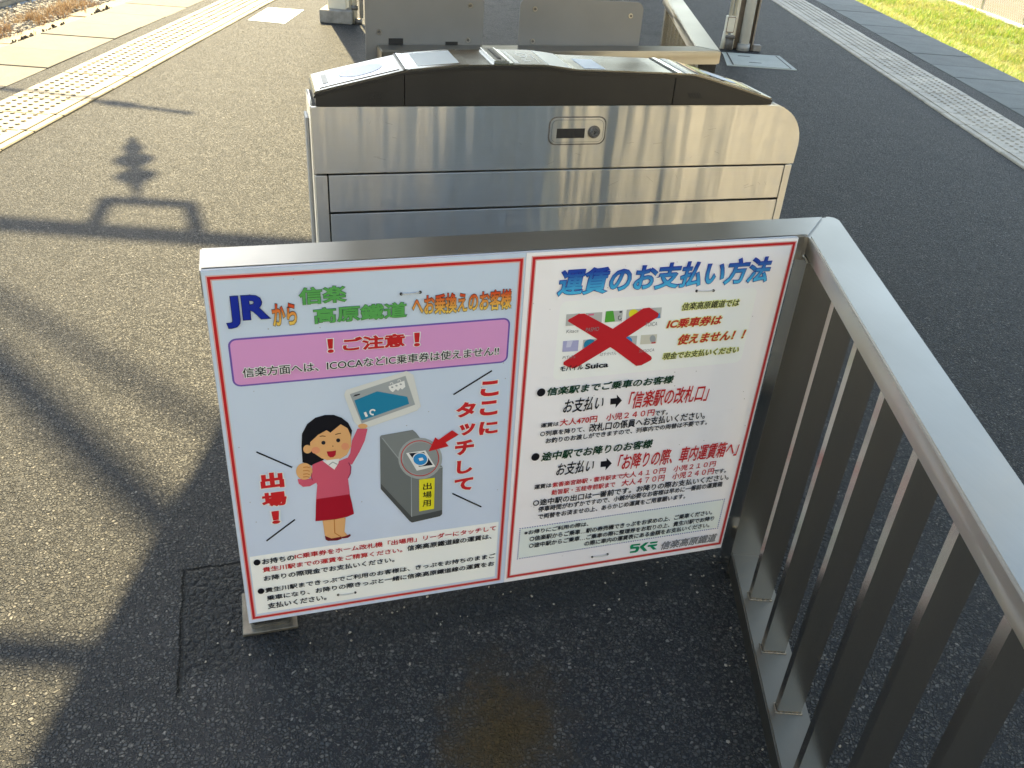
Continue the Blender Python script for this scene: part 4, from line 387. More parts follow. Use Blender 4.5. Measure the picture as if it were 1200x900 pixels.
# coping slabs: one object each
def slabs(x0, x1, ys, m, label):
    base = sroot('platform_edge_paving', (x0, ys[0], 0))
    me = None
    for y in ys:
        if me is None:
            bm = bmesh.new(); b_box(bm, 0, x1 - x0, 0.004, 0.539, -0.14, 0.004, bev=0.006, seg=2)
            o = link('concrete_slab', bm, m, base); me = o.data
        else:
            o = bpy.data.objects.new('concrete_slab', me); COL.objects.link(o); o.parent = base
        o.location = (random.uniform(-.004, .004), y - ys[0], random.uniform(-.003, .003))
    return base
slabs(-3.95, -3.35, [6.150 - 0.5445 * 6 + 0.5445 * i for i in range(24)], 'concrete_slab_light', '')
slabs(3.753, 4.38, [7.605 - 0.5445 * 6 + 0.5445 * i for i in range(26)], 'concrete_slab_grey', '')

# tactile paving: every tile an object, five by five domes and the inner line
def tile_mesh(sign):
    bm = bmesh.new()
    b_box(bm, min(0, sign * .485), max(0, sign * .485), 0.003, 0.332, -0.03, 0.009, bev=0.003, seg=1)
    # inner line bar next to the walking side, then the domes
    for a, b in ((0.052, 0.086),):
        b_box(bm, min(sign * a, sign * b), max(sign * a, sign * b), 0.003, 0.332, 0.008, 0.015, bev=0.003, seg=1)
    b_box(bm, min(sign * .006, sign * .034), max(sign * .006, sign * .034), 0.003, 0.332, 0.008, 0.0115, bev=0.0015, seg=1)
    for i in range(5):
        for j in range(5):
            cx = sign * (0.150 + 0.0665 * i); cy = 0.034 + 0.067 * j
            A = [bm.verts.new((cx + .0165 * math.cos(k * math.pi / 4), cy + .0165 * math.sin(k * math.pi / 4), 0.0088)) for k in range(8)]
            B = [bm.verts.new((cx + .0095 * math.cos(k * math.pi / 4), cy + .0095 * math.sin(k * math.pi / 4), 0.0165)) for k in range(8)]
            for k in range(8): bm.faces.new((A[k], A[(k + 1) % 8], B[(k + 1) % 8], B[k]))
            bm.faces.new(B)
    me = bpy.data.meshes.new('tactile_tile'); bmesh.ops.recalc_face_normals(bm, faces=bm.faces); bm.to_mesh(me); bm.free(); return me
for sign, x, m, y0, n in ((-1, -2.708, 'tactile_cream', 4.703 - .3365 * 4, 34), (1, 3.082, 'tactile_faded', 4.703 - .3365 * 1, 34)):
    me = tile_mesh(sign)
    me.materials.append(MAT[m])
    base = sroot('tactile_paving', (x, y0, 0))
    for i in range(n):
        o = bpy.data.objects.new('tactile_tile', me); COL.objects.link(o); o.parent = base
        o.location = (random.uniform(-.002, .002), i * .3365, random.uniform(-.0015, .0015))

tag(prism('painted_white_square', [(-2.640, 8.45), (-2.287, 8.405), (-2.300, 9.187), (-2.655, 9.187)], 0.0, 0.004, 'white_paint_mark', axis='z'), kind='structure')

# lower strip, ballast and the rail on the left
base = sroot('trough_cover', (-5.2, 6, -0.92))
me = None
for i in range(18):
    if me is None:
        bm = bmesh.new(); b_box(bm, -1.45, 1.2, 0.006, 0.99, -0.1, 0.0, bev=0.006, seg=1); o = link('trough_slab', bm, 'concrete_tan', base); me = o.data
    else: o = bpy.data.objects.new('trough_slab', me); COL.objects.link(o); o.parent = base
    o.location = (0, i * 1.0, random.uniform(-.006, .006))
def stone(bm, c, s, rnd):
    r = bmesh.ops.create_icosphere(bm, subdivisions=1, radius=1.0)
    m = Matrix.Rotation(rnd.uniform(0, 6.28), 3, Vector((rnd.uniform(-1, 1), rnd.uniform(-1, 1), rnd.uniform(-1, 1))).normalized())
    sx, sy, sz = s * rnd.uniform(.7, 1.3), s * rnd.uniform(.7, 1.2), s * rnd.uniform(.5, .9)
    for v in r['verts']:
        k = rnd.uniform(.82, 1.15); v.co = Vector(c) + m @ Vector((v.co.x * sx * k, v.co.y * sy * k, v.co.z * sz * k))
rnd = random.Random(3)
protos = []
for i in range(8):
    bm = bmesh.new(); stone(bm, (0, 0, 0), 1.0, rnd); bm.verts.ensure_lookup_table(); bm.faces.ensure_lookup_table()
    protos.append(([v.co.copy() for v in bm.verts], [[v.index for v in f.verts] for f in bm.faces])); bm.free()
def scatter(name, m, pts, protos, kind='stuff', **k):
    V = []; F = []
    for (p, s, a) in pts:
        vs, fs = protos[rnd.randrange(len(protos))]; R = Matrix.Rotation(a, 3, 'Z'); n0 = len(V)
        V.extend([tuple(Vector(p) + (R @ v) * s) for v in vs]); F.extend([[n0 + q for q in f] for f in fs])
    me = bpy.data.meshes.new(name); me.from_pydata(V, [], F); o = link(name, me, m); tag(o, kind=kind, **k); return o
tag(box('ballast_bed', (-11.5, -6.70, 2, 40, -0.96, -0.945), 'concrete_block'), kind='structure')
scatter('track_ballast', 'ballast_stone', [((rnd.uniform(-9.8, -6.62) , rnd.uniform(9.5, 19), -0.93 + rnd.uniform(-.015, .02)), rnd.uniform(.022, .042), rnd.uniform(0, 6.28)) for i in range(15000)], protos, label='grey and tan railway ballast beside the left platform', cat='ballast')
# dry weeds along the ballast
def blade_protos(n, h, wd, lean, cnt):
    out = []
    for i in range(n):
        vs, fs = [], []
        for j in range(cnt):
            a = rnd.uniform(0, 6.28); l = rnd.uniform(.2, lean); hh = h * rnd.uniform(.5, 1.2); bx, by = rnd.uniform(-.35, .35) * h, rnd.uniform(-.35, .35) * h
            dx, dy = math.cos(a), math.sin(a); k = len(vs)
            vs += [Vector((bx - dy * wd, by + dx * wd, 0)), Vector((bx + dy * wd, by - dx * wd, 0)), Vector((bx + dx * l * hh * .45 - dy * wd * .7, by + dy * l * hh * .45 + dx * wd * .7, hh * .6)), Vector((bx + dx * l * hh * .45 + dy * wd * .7, by + dy * l * hh * .45 - dx * wd * .7, hh * .6)), Vector((bx + dx * l * hh, by + dy * l * hh, hh * .92))]
            fs += [[k, k + 1, k + 3, k + 2], [k + 2, k + 3, k + 4]]
        out.append((vs, fs))
    return out
pts = []
for i in range(900):
    y = rnd.uniform(9.5, 19)
    if noise.noise(Vector((y * 1.3, 0, 0))) > -.15 or rnd.random() < .12: pts.append(((rnd.gauss(-6.85, .13), y, -0.93), rnd.uniform(.5, 1.3), rnd.uniform(0, 6.28)))
scatter('dry_weeds', 'dry_weed', pts, blade_protos(6, .12, .004, 1.3, 10), label='brown dry weeds between the ballast and the concrete strip', cat='weeds')
pts = []
for i in range(420):
    y = rnd.uniform(6.2, 14)
    if noise.noise(Vector((y * 2.2, 5, 0))) > .02: pts.append(((-3.955 + rnd.uniform(-.03, .006), y, rnd.uniform(-.03, .008)), rnd.uniform(.008, .026), rnd.uniform(0, 6.28)))
scatter('edge_moss', 'moss_dark', pts, protos, label='dark moss clumps on the outer edge of the left coping', cat='moss')
# rail
bm = bmesh.new()
prof = [(-.065, 0), (.065, 0), (.065, .012), (.012, .03), (.012, .10), (.034, .115), (.034, .145), (-.034, .145), (-.034, .115), (-.012, .10), (-.012, .03), (-.065, .012)]
b_prism(bm, prof, 0, 60, 'y'); o = link('railway_rail', bm, 'rail_steel'); o.location = (-7.62, 2, -0.93)
tag(o, 'grey steel railway rail on the ballast left of the platform', 'rail')

# grass beyond the right platform
def gz_(x): return max(-.94, -.10 - (x - 4.36) * .30)
bm = bmesh.new(); b_prism(bm, [(4.335, -1.2), (9.55, -1.2), (9.55, -.94), (7.16, -.94), (4.335, -.10)], 2, 60, 'y'); tag(link('grass_bank', bm, 'grass_soil'), kind='structure')
pts = []
for i in range(16000):
    y = rnd.uniform(5.5, 22); x = rnd.uniform(4.40, 9.6)
    if x > 4.4 + (y - 3.5) * .45: continue
    n1 = noise.noise(Vector((x * .9, y * .9, 0))); s_ = .42 + .45 * n1 + rnd.uniform(0, .35)
    if x < 4.6: s_ *= .8
    if noise.noise(Vector((x * 1.7, y * 1.7, 7))) < -.32 and rnd.random() < .7: continue
    pts.append(((x, y, gz_(x)), max(.2, s_), rnd.uniform(0, 6.28)))
scatter('grass', 'grass_blade', pts, blade_protos(8, .17, .0060, 1.0, 11), label='bright yellow-green grass verge beyond the right platform edge', cat='grass')
# low fence beyond the grass
fr = root('trackside_fence', (0, 0, -0.94), 0, 'low wire mesh fence with pale bottom rail beyond the grass', 'fence')
A, B = Vector((9.56, 12.0, 0)), Vector((9.56 + .45, 30.0, 0))
bm = bmesh.new(); b_box(bm, 9.55, 9.61, 8, 32, 0.02, 0.08, bev=.01, seg=1); link('bottom_rail', bm, 'white_paint_mark', fr)
me = None
for i in range(12):
    if me is None:
        bm = bmesh.new(); b_tube(bm, (9.60, 0, 0), (9.60, 0, 1.25), .028, n=8); o = link('fence_post', bm, 'galvanised', fr); me = o.data
    else: o = bpy.data.objects.new('fence_post', me); COL.objects.link(o); o.parent = fr
    o.location = (0, 9.0 + 1.93 * i, 0)
V = []; F = []
for k in range(-12, 260):
    for sgn in (1, -1):
        y = 9 + k * .085; z0, z1 = .08, 1.2; y1 = y + sgn * (z1 - z0); w = .0028; n0 = len(V)
        V += [(9.60, y - w, z0), (9.60, y + w, z0), (9.60, y1 + w, z1), (9.60, y1 - w, z1), (9.605, y, z0), (9.605, y1, z1)]
        F += [[n0, n0 + 1, n0 + 2, n0 + 3], [n0 + 1, n0 + 4, n0 + 5, n0 + 2], [n0, n0 + 3, n0 + 5, n0 + 4]]
me = bpy.data.meshes.new('wire_mesh'); me.from_pydata(V, [], F); o = link('wire_mesh', me, 'galvanised', fr); o['kind'] = 'stuff'

# ================================================================== CANOPY (overhead, out of frame) and its posts
cz = 4.0
cn = root('platform_canopy', (0, 0, 0), 0, 'long platform canopy roof on steel posts above the gate', 'canopy')
box('roof_deck', (-2.06, 3.25, 1.1, 18.5, cz, cz + .06), 'soffit', cn)
box('fascia', (-2.09, -2.06, 1.1, 18.5, cz - .10, cz + .08), 'painted_cream', cn)
box('fascia', (3.25, 3.28, 1.1, 18.5, cz - .10, cz + .08), 'painted_cream', cn)
me = None
for i in range(10):
    bm_ = None
    if me is None: o = box('roof_beam', (-2.058, 3.248, 0, .10, cz - .18, cz), 'girder_paint', cn); me = o.data
    else: o = bpy.data.objects.new('roof_beam', me); COL.objects.link(o); o.parent = cn
    o.location.y = 1.5 + i * 1.85
for x in (-1.2, 0.5, 2.2): box('purlin', (x, x + .08, 1.2, 18.4, cz - .26, cz - .18), 'girder_paint', cn)
# right post: channel girder, drain pipe, conduits, junction box
def right_post(y, full):
    r = root('canopy_post', (1.97, y, 0), 0, 'brown girder canopy post with white drain pipe and beige box, beside the access cover' if full else 'more distant canopy post on the right', 'post')
    box('girder_web', (-.085, .085, .06, .075, 0, cz - .26), 'girder_paint', r)
    box('girder_flange', (-.100, -.085, .0, .14, 0, cz - .26), 'painted_cream', r)
    box('girder_flange', (.085, .100, .0, .14, 0, cz - .26), 'girder_paint', r)
    tube('drain_pipe', (.008, -.005, .05), (.008, -.005, cz - .3), .048, 'pipe_white', r, 20)
    tube('pipe_collar', (.008, -.005, 0), (.008, -.005, .062), .061, 'pipe_grey', r, 20)
    if full:
        jb = box('junction_box', (-.195, -.110, -.05, .03, .15, .295), 'painted_cream', r, bev=.008)
        bm = bmesh.new(); b_prism(bm, rrect(-.189, .156, -.116, .289, .008), -.0545, -.051, 'y'); link('box_lid', bm, 'rust_edge', jb)
        bm = bmesh.new(); b_prism(bm, rrect(-.184, .161, -.121, .284, .006), -.0575, -.0548, 'y'); link('box_cover', bm, 'painted_cream', jb)
        tube('conduit', (-.165, -.01, .292), (-.165, -.01, cz - .3), .017, 'painted_cream', r)
        tube('conduit', (-.125, .0, .292), (-.125, .0, cz - .3), .016, 'painted_cream', r)
        tube('conduit', (-.185, .0, 0), (-.178, .0, .155), .024, 'painted_cream', r)
        c = tube('cast_elbow', (-.135, -.02, 0), (-.135, -.02, .10), .038, 'dark_cast', r); tube('elbow_collar', (-.135, -.02, .10), (-.135, -.02, .125), .044, 'dark_cast', r)
        box('kick_block', (.102, .175, -.03, .05, 0, .055), 'concrete_block', r, bev=.006)
    return r
right_post(8.75, True); right_post(16.9, False)
def left_post(y, first):
    r = root('canopy_post', (-1.86, y, 0), 0, 'cream canopy post on a concrete block left of the grey sign panels' if first else 'more distant canopy post on the left', 'post')
    box('footing_block', (-.150, .150, -.13, .17, 0, .115), 'concrete_block', r, bev=.010)
    box('post_shaft', (-.088, .082, -.03, .14, .113, cz - .26), 'painted_cream', r, bev=.004)
    tube('conduit', (.165, -.04, .0), (.165, -.04, cz - .3), .022, 'painted_cream', r)
    tube('conduit', (.225, -.03, .05), (.225, -.03, cz - .3), .018, 'pipe_grey', r)
    tube('conduit', (.12, .0, .1), (.12, .0, cz - .3), .018, 'painted_cream', r)
    tube('pipe_clamp', (.165, -.04, .12), (.165, -.04, .16), .031, 'dark_cast', r)
    tube('pipe_foot', (.20, -.05, .0), (.20, -.05, .045), .034, 'dark_cast', r)
left_post(8.72, True); left_post(16.9, False)
# access cover beside the right post
mh = root('access_cover', (1.99, 8.24, 0), 0, 'pale rectangular access cover in the asphalt at the foot of the right post', 'cover')
prism('cover_frame', [(-.30, -.295), (.312, -.295), (.295, .315), (-.245, .30), (-.245, .22)], -.01, .006, 'cover_pale', mh, 'z')
prism('cover_lid', [(-.243, -.270), (.262, -.270), (.250, .270), (-.205, .270)], .006, .010, 'cover_pale', mh, 'z')
for x, y in ((-.02, -.12), (-.07, .15)): box('lifting_slot', (x - .055, x + .055, y - .011, y + .011, .0085, .0105), 'dark_gap', mh)
for p, q in (((-.243, -.270), (-.205, .270)), ((.262, -.270), (.250, .270))):
    prism('cover_joint', [(p[0] - .006, p[1]), (p[0] + .006, p[1]), (q[0] + .006, q[1]), (q[0] - .006, q[1])], .0085, .0104, 'dark_gap', mh, 'z')

# overhead line gantry whose hanging insulator throws its shadow on the sunny side
def above(x, y, h): return (x + sd.x / sd.z * h, y + sd.y / sd.z * h, h)
gz = 5.8
gy = above(0, 3.41, gz)[1]
ga = root('overhead_line_gantry', (-7.5, gy, 0), 0, 'steel overhead line gantry spanning the platform above the camera view', 'gantry')
def rel(p): return (p[0] + 7.5, p[1] - gy, p[2])
bm = bmesh.new(); b_tube(bm, (0, 0.05, gz), (14.6, -.05, gz), .062); link('cross_beam', bm, 'galvanised', ga)
for x in (0, 14.6): tube('mast', (x, 0, -.95), (x, 0, gz + .6), .11, 'galvanised', ga)
P = [above(-1.82, 3.45, gz), above(-1.93, 3.79, gz - .40), above(-1.53, 3.80, gz - .40), above(-1.38, 3.42, gz)]
def hang(xs, ys):      # a point hanging in the gantry plane that shades (xs, ys)
    h = (gy - ys) / (sd.y / sd.z); return (xs + sd.x / sd.z * h, gy, h)
P = [hang(-1.83, 3.44), hang(-1.925, 3.795), hang(-1.54, 3.81), hang(-1.37, 3.44)]
bm = bmesh.new()
for a, b in zip(P[:-1], P[1:]): b_tube(bm, rel(a), rel(b), .040)
link('hanger_frame', bm, 'galvanised', ga)
bm = bmesh.new(); top, bot = hang(-1.80, 3.85), hang(-2.19, 4.74)
zz = [(0, .018), (.10, .02), (.14, .028), (.16, .035), (.22, .035), (.25, .030), (.27, .075), (.33, .105), (.36, .045), (.42, .035), (.50, .04), (.54, .08), (.60, .105), (.63, .045), (.74, .040), (.78, .055), (.83, .055), (.88, .03), (1, .02)]
x0 = bot[0] + 7.5; x1 = top[0] + 7.5
for (a, ra), (b, rb) in zip(zz[:-1], zz[1:]):
    L = lambda t: (x1 + (x0 - x1) * t, 0, top[2] + (bot[2] - top[2]) * t)
    b_tube(bm, L(a), L(b), ra, rb, cap=False)
link('insulator', bm, 'insulator_brown', ga)
a, b = above(-3.4, 5.56, 5.0), above(-2.05, 5.30, 5.0)
bm = bmesh.new(); b_tube(bm, a, b, .026); b_tube(bm, above(-2.62, 5.41, 5.0), above(-2.44, 5.38, 5.0), .045, .045)
tag(link('registration_arm', bm, 'galvanised'), 'thin steel registration arm high above the left tactile strip', 'bracket')
# slanting cables added to cast the shadow streaks, and a tie nearer the canopy
for k, (p, q, h, r, lab) in enumerate((((-3.1, 3.63), (-.5, 1.82), 11.0, .034, 'upper feeder cable slanting over the left edge of the platform'), ((-3.2, 3.68), (-.4, 1.27), 9.5, .066, 'thick lower feeder cable slanting over the platform edge'))):
    tag(tube('feeder_cable', above(*p, h), above(*q, h), r, 'black_plastic'), lab, 'cable')
tag(tube('canopy_tie', above(-3.2, 1.22, 4.6), above(-.5, 1.22, 4.6), .036, 'galvanised'), 'horizontal steel tie rod beside the canopy edge', 'tie rod')

# ================================================================== things behind the photographer (unseen; white houses and gap trees added for bounce and reflections)
def house(name, loc, rz, w, d, h, label, wall='wall_cream'):
    r = root(name, loc, rz, label, 'building')
    box('wall', (-w / 2, w / 2, -d / 2, d / 2, 0, h), wall, r)
    prism('roof', [(-w / 2 - .4, h), (w / 2 + .4, h), (0, h + w * .25)], -d / 2 - .4, d / 2 + .4, 'roof_tile_dark', r, 'y')
    for i in range(int(w // 2.4)):
        x = -w / 2 + 1.2 + i * 2.4
        f = box('window', (x - .6, x + .6, d / 2 + .002, d / 2 + .05, h * .12, h * .8), 'painted_cream', r)  # tall panes shaped to put dark bands into the gate's reflection
        box('pane', (x - .52, x + .52, d / 2 + .052, d / 2 + .06, h * .12 + .08, h * .8 - .08), 'window_dark', f)
house('station_house', (0.6, -11, -.9), 0, 7.6, 7, 5.6, 'white station house at the end of the platform behind the camera', 'wall_white')  # unseen house added as a sunlit reflector for the board
house('trackside_house', (12.5, -9.5, -.95), .05, 11, 8, 6.4, 'cream house across the track to the right behind the camera', 'wall_white')  # unseen house added for the warm side of the gate's reflection
house('trackside_house', (-14, -11, -.95), .5, 9, 8, 5.2, 'cream house across the track to the left behind the camera')
def tree(x, y, h, seed):
    r = random.Random(seed); t = root('broadleaf_tree', (x, y, -.95), 0, ['young broadleaf tree between the two white houses behind the camera', 'taller broadleaf tree behind the young one', 'broadleaf tree at the right end of the cream house', 'broadleaf tree in the field right of the platform', 'tree behind the left house', 'nearest tree across the left track', 'middle tree across the left track', 'farthest tree across the left track', 'tall tree far ahead, leftmost of the far row', 'tree far ahead, second from the left', 'tree far ahead, in the middle of the far row', 'tree far ahead, second from the right', 'tall tree far ahead, rightmost of the far row'][seed - 1], 'tree')
    bm = bmesh.new(); b_tube(bm, (0, 0, 0), (.1, 0, h * .55), .2, .08)
    for k in range(5): a = k * 1.3; b_tube(bm, (.05, 0, h * (.3 + .05 * k)), (math.cos(a) * h * .25, math.sin(a) * h * .25, h * (.6 + .05 * k)), .07, .02, 6)
    link('trunk', bm, 'girder_paint', t)
    V = []; F = []
    for k in range(1500):
        th = r.uniform(0, 6.28); ph = math.acos(r.uniform(-1, 1)); q = r.uniform(.45, 1) ** .5
        c = Vector((math.sin(ph) * math.cos(th) * h * .33, math.sin(ph) * math.sin(th) * h * .33, math.cos(ph) * h * .34)) * q * (1 + .35 * noise.noise(Vector((th * 1.2, ph * 2, seed)))) + Vector((0, 0, h * .66))
        a = Vector((r.uniform(-1, 1), r.uniform(-1, 1), r.uniform(-1, 1))).normalized() * .22; b = a.orthogonal().normalized() * .13; n0 = len(V)
        V += [c - a, c + b, c + a, c - b]; F.append([n0, n0 + 1, n0 + 2, n0 + 3])
    me = bpy.data.meshes.new('crown'); me.from_pydata([tuple(v) for v in V], [], F); link('crown', me, 'tree_leaf', t)
for k, (x, y, hh) in enumerate(((5.8, -6.4, 5.4), (6.3, -9.5, 6.0), (24, -6, 8), (22, 6, 7), (-10, -22, 8), (-20, 2, 7), (-19, 14, 8), (-17, 26, 9))): tree(x, y, hh, k + 1)  # the first pair is added to darken a band of the gate's reflection
for k, (x, y, hh) in enumerate(((-24, 62, 15), (-14, 66, 13), (6, 64, 12), (15, 60, 13), (25, 58, 14))): tree(x, y, hh, k + 9)
# distant hills all round for honest reflections
V = []; F = []
nseg = 90
for i in range(nseg):
    a = 2 * math.pi * i / nseg; hh = 18 + 14 * noise.noise(Vector((math.cos(a) * 2, math.sin(a) * 2, 3)))
    V += [(math.cos(a) * 300, math.sin(a) * 300, -1.2), (math.cos(a) * 360, math.sin(a) * 360, hh), (math.cos(a) * 390, math.sin(a) * 390, -1.2)]
for i in range(nseg):
    j = (i + 1) % nseg
    F += [[3 * i, 3 * j, 3 * j + 1, 3 * i + 1], [3 * i + 1, 3 * j + 1, 3 * j + 2, 3 * i + 2]]
me = bpy.data.meshes.new('hills'); me.from_pydata(V, [], F); tag(link('hills', me, 'tree_leaf'), kind='structure')

# ================================================================== FENCES
def fence_rails(r, length, h=.886, w=.092, t=.052, bw=.047, side=None):
    pass
RZ = math.radians(17.97)
nf = root('corner_railing', (-0.514, 1.274, 0), RZ, 'near stainless steel railing that carries the fare posters and turns towards the camera', 'railing')
Lf = Matrix.Rotation(-RZ, 4, 'Z') @ Matrix.Translation((.514, -1.274, 0))     # world -> fence frame
def toL(x, y): v = Lf @ Vector((x, y, 0)); return (v.x, v.y)
oc = toL(.6545, 1.757); ic = toL(.5630, 1.627); e_o = toL(.6545 - .0317 * 2.2, -.443); e_i = toL(.5630 - .0317 * 2.07, -.443)
rail_z0, rail_z1 = .832, .886
inner_c = ic
# top rail, sign run (mitred at the corner) and return run
ocr = []
prism('top_rail', [(-.002, .0085), (ic[0], .0085), (ic[0] + .0052, ic[1]), (oc[0] - .0245, oc[1] - .0004), (-.002, .096)], rail_z0, rail_z1, 'steel_rail', nf, 'z', bev=.0035)
o = prism('top_rail', [(ic[0] + .0055, ic[1]), (oc[0] - .0240, oc[1] - .0004), (oc[0] - .0145, oc[1] - .0028), (oc[0] - .0080, oc[1] - .0085), (oc[0] - .0042, oc[1] - .017), (oc[0] - .0035, oc[1] - .027), e_o, e_i], .845, rail_z1 + .0001, 'steel_rail_return', nf, 'z', bev=.0035)
# uprights and foot of the sign run
prism('end_post', rrect(0.0, .045, .085, .092, .008, 3), .008, rail_z0 + .001, 'steel_bar', nf, 'z')
box('base_plate', (-.018, .100, .033, .160, 0, .008), 'base_plate_steel', nf, bev=.0015, seg=1)
box('bottom_rail', (.0855, 1.14, .050, .092, .060, .100), 'steel_bar', nf, bev=.003)
for i in range(8):
    u = .20 + i * .128
    box('railing_bar', (u, u + .020, .055, .088, .0995, rail_z0 + .001), 'steel_bar', nf, bev=.002, seg=1)
# return run: bottom rail, corner post, bars at 152 mm
yaw = math.atan(.0317)
def Wd(y, off): return toL(.5655 - .0245 * (1.6 - y) + off, y)
bt = [Wd(1.66, 0), Wd(1.66, .083), Wd(-.44, .083), Wd(-.44, 0)]
prism('bottom_rail', bt, .030, .080, 'steel_grimy', nf, 'z', bev=.003)
cp = [Wd(1.590, -.002), Wd(1.590, .080), Wd(1.672, .081), Wd(1.672, -.001)]
prism('corner_post', cp, 0.0, .846, 'steel_bar', nf, 'z', bev=.003)
for i in range(13):
    y = 1.443 - i * .1525
    rb = prism('railing_bar', [Wd(y, .019), Wd(y, .066), Wd(y + .020, .066), Wd(y + .020, .019)], .0795, .846, 'steel_bar', nf, 'z', bev=.0015)
    bm = bmesh.new(); q = [Wd(y - .0018, .0172), Wd(y - .0018, .0678), Wd(y + .0218, .0678), Wd(y + .0218, .0172)]
    for a, b in zip(q, q[1:] + q[:1]):
        n = 7
        for k in range(n):
            p = Vector((a[0] + (b[0] - a[0]) * k / n, a[1] + (b[1] - a[1]) * k / n, .0805)); e = Vector((a[0] + (b[0] - a[0]) * (k + 1) / n, a[1] + (b[1] - a[1]) * (k + 1) / n, .0805))
            b_tube(bm, p, e, rnd.uniform(.0013, .0024), rnd.uniform(.0013, .0024), n=5)
    link('weld_bead', bm, 'weld_metal', rb)
    
pts = []
for i in range(170):
    k = rnd.random()
    if k < .55: u, v = rnd.uniform(-.1, 1.15), abs(rnd.gauss(0, .06)) * rnd.choice((-1, 1)) + .04; p = Lf.inverted() @ Vector((u, v, 0))
    else: p = Vector((.56 + rnd.gauss(0, .05), rnd.uniform(.3, 1.65), 0))
    pts.append(((p.x, p.y, .001), rnd.uniform(.0012, .0042), rnd.uniform(0, 6.28)))
for i in range(70): pts.append(((rnd.uniform(-1.6, 1.6), rnd.uniform(.8, 3.2), .001), rnd.uniform(.001, .0034), rnd.uniform(0, 6.28)))
scatter('grit', 'ballast_stone', pts, protos, label='loose grit on the asphalt round the foot of the near railing', cat='grit')
# far railing, mirrored
FZ = math.radians(19.05)
ff = root('corner_railing', (-0.516, 3.088, 0), FZ, 'far stainless steel railing behind the gate, with grey sign backs on it', 'railing')
Ff = Matrix.Rotation(-FZ, 4, 'Z') @ Matrix.Translation((.516, -3.088, 0))
def toF(x, y): v = Ff @ Vector((x, y, 0)); return (v.x, v.y)
oc = toF(.716, 3.518); ic = toF(.628, 3.592); e_o = toF(.757, 5.05); e_i = toF(.670, 5.05)
prism('top_rail', [(0, 0), oc, (ic[0], ic[1]), (0, .100)], .838, .886, 'steel_rail', ff, 'z', bev=.0035)
prism('top_rail', [(oc[0] + .001, oc[1] + .002), e_o, e_i, (ic[0] + .001, ic[1] + .002)], .838, .8864, 'steel_rail_return', ff, 'z', bev=.0035)
prism('end_post', rrect(0.0, .03, .085, .09, .008, 3), .008, .839, 'steel_bar', ff, 'z')
box('base_plate', (-.018, .125, .0, .140, 0, .008), 'base_plate_steel', ff, bev=.0015, seg=1)
box('bottom_rail', (.0855, 1.20, .035, .08, .060, .100), 'steel_bar', ff, bev=.003)
for i in range(9):
    u = .21 + i * .118
    box('railing_bar', (u, u + .020, .035, .078, .0995, .839), 'steel_bar', ff, bev=.002, seg=1)
def Wf(y, off): return toF(.633 + .030 * (y - 3.6) + off, y)
prism('corner_post', [Wf(3.555, .012), Wf(3.535, .078), Wf(3.62, .078), Wf(3.62, .012)], 0, .839, 'steel_bar', ff, 'z', bev=.003)
prism('bottom_rail', [Wf(3.62, .004), Wf(3.62, .080), Wf(5.02, .080), Wf(5.02, .004)], .03, .08, 'steel_bar', ff, 'z', bev=.003)
prism('end_post', [Wf(4.93, .006), Wf(4.93, .078), Wf(5.01, .078), Wf(5.01, .006)], 0, .839, 'steel_bar', ff, 'z', bev=.003)
for i in range(8):
    y = 3.74 + i * .1525
    prism('railing_bar', [Wf(y, .019), Wf(y, .066), Wf(y + .020, .066), Wf(y + .020, .019)], .0795, .839, 'steel_bar', ff, 'z', bev=.0015)

# grey sign backs standing above the far rail
def sign_back(u0, u1, z1, label, screws, slots):
    r = root('sign_panel', (-0.516, 3.088, 0), FZ, label, 'sign')
    prism('panel_sheet', [(u, z - (max(0, z - .6) * .05 * (u - u0) if z1 < 1.1 else 0)) for u, z in rrect(u0, .42, u1, z1, .030, 7)], .104, .110, 'sign_grey', r, 'y', bev=.0015)
    for u, z in screws:
        w = tube('screw_washer', (u, .104, z), (u, .1015, z), .0085, 'screw_metal', r, 14)
        tube('screw_head', (u, .1015, z), (u, .0985, z), .0045, 'dark_cast', w, 8)
    for a, b, c, d in slots: box('cable_slot', (a, b, .1015, .104, c, d), 'dark_gap', r)
    return r
sign_back(-.037, .385, 1.14, 'larger grey sign back with two black slots behind the far rail', [(.335, 1.018), (.010, .926), (.330, .902), (.02, 1.05)], [(.043, .094, .884, .906), (.247, .292, .884, .896)])
sign_back(.520, 1.005, 1.050, 'smaller grey sign back with rounded corners right of the asphalt gap', [(.576, 1.010), (.955, .992), (.575, .900)], [])

# ================================================================== TICKET GATE
MZ = math.radians(16.71)
gt = root('ticket_gate', (-0.559, 2.261, 0), MZ, 'brushed steel automatic ticket gate with dark grey top cowl behind the railing', 'ticket gate')
ARC = [(1.331 + .120 * math.sin(math.radians(a)), .779 + .120 * math.cos(math.radians(a))) for a in range(0, 91, 9)]
prism('cabinet_core', [(.002, .01), (1.440, .01), (1.440, .715), (1.444, .735)] + [(x - .006, z - .004) for x, z in ARC[::-1]] + [(.002, .896)], .0165, .196, 'dark_gap', gt, 'y')
prism('upper_door', [(-.004, .7215), (1.449, .7215)] + ARC[::-1] + [(-.004, .8985)], 0, .016, 'steel_cabinet', gt, 'y', bev=.002)
prism('arched_end', [(1.4465, .7215), (1.4515, .7215)] + [(x + .0008, z + .0008) for x, z in ARC[::-1]] + [(x - .005, z - .005) for x, z in ARC], .018, .198, 'steel_cabinet', gt, 'y')
box('side_strip', (-.004, .0285, .001, .016, .01, .716), 'steel_cabinet', gt, bev=.0015)
box('side_strip', (1.4215, 1.4455, .001, .018, .01, .7175), 'steel_cabinet', gt, bev=.0015)
box('end_skin', (1.441, 1.4455, .0185, .198, .01, .7175), 'steel_cabinet', gt)
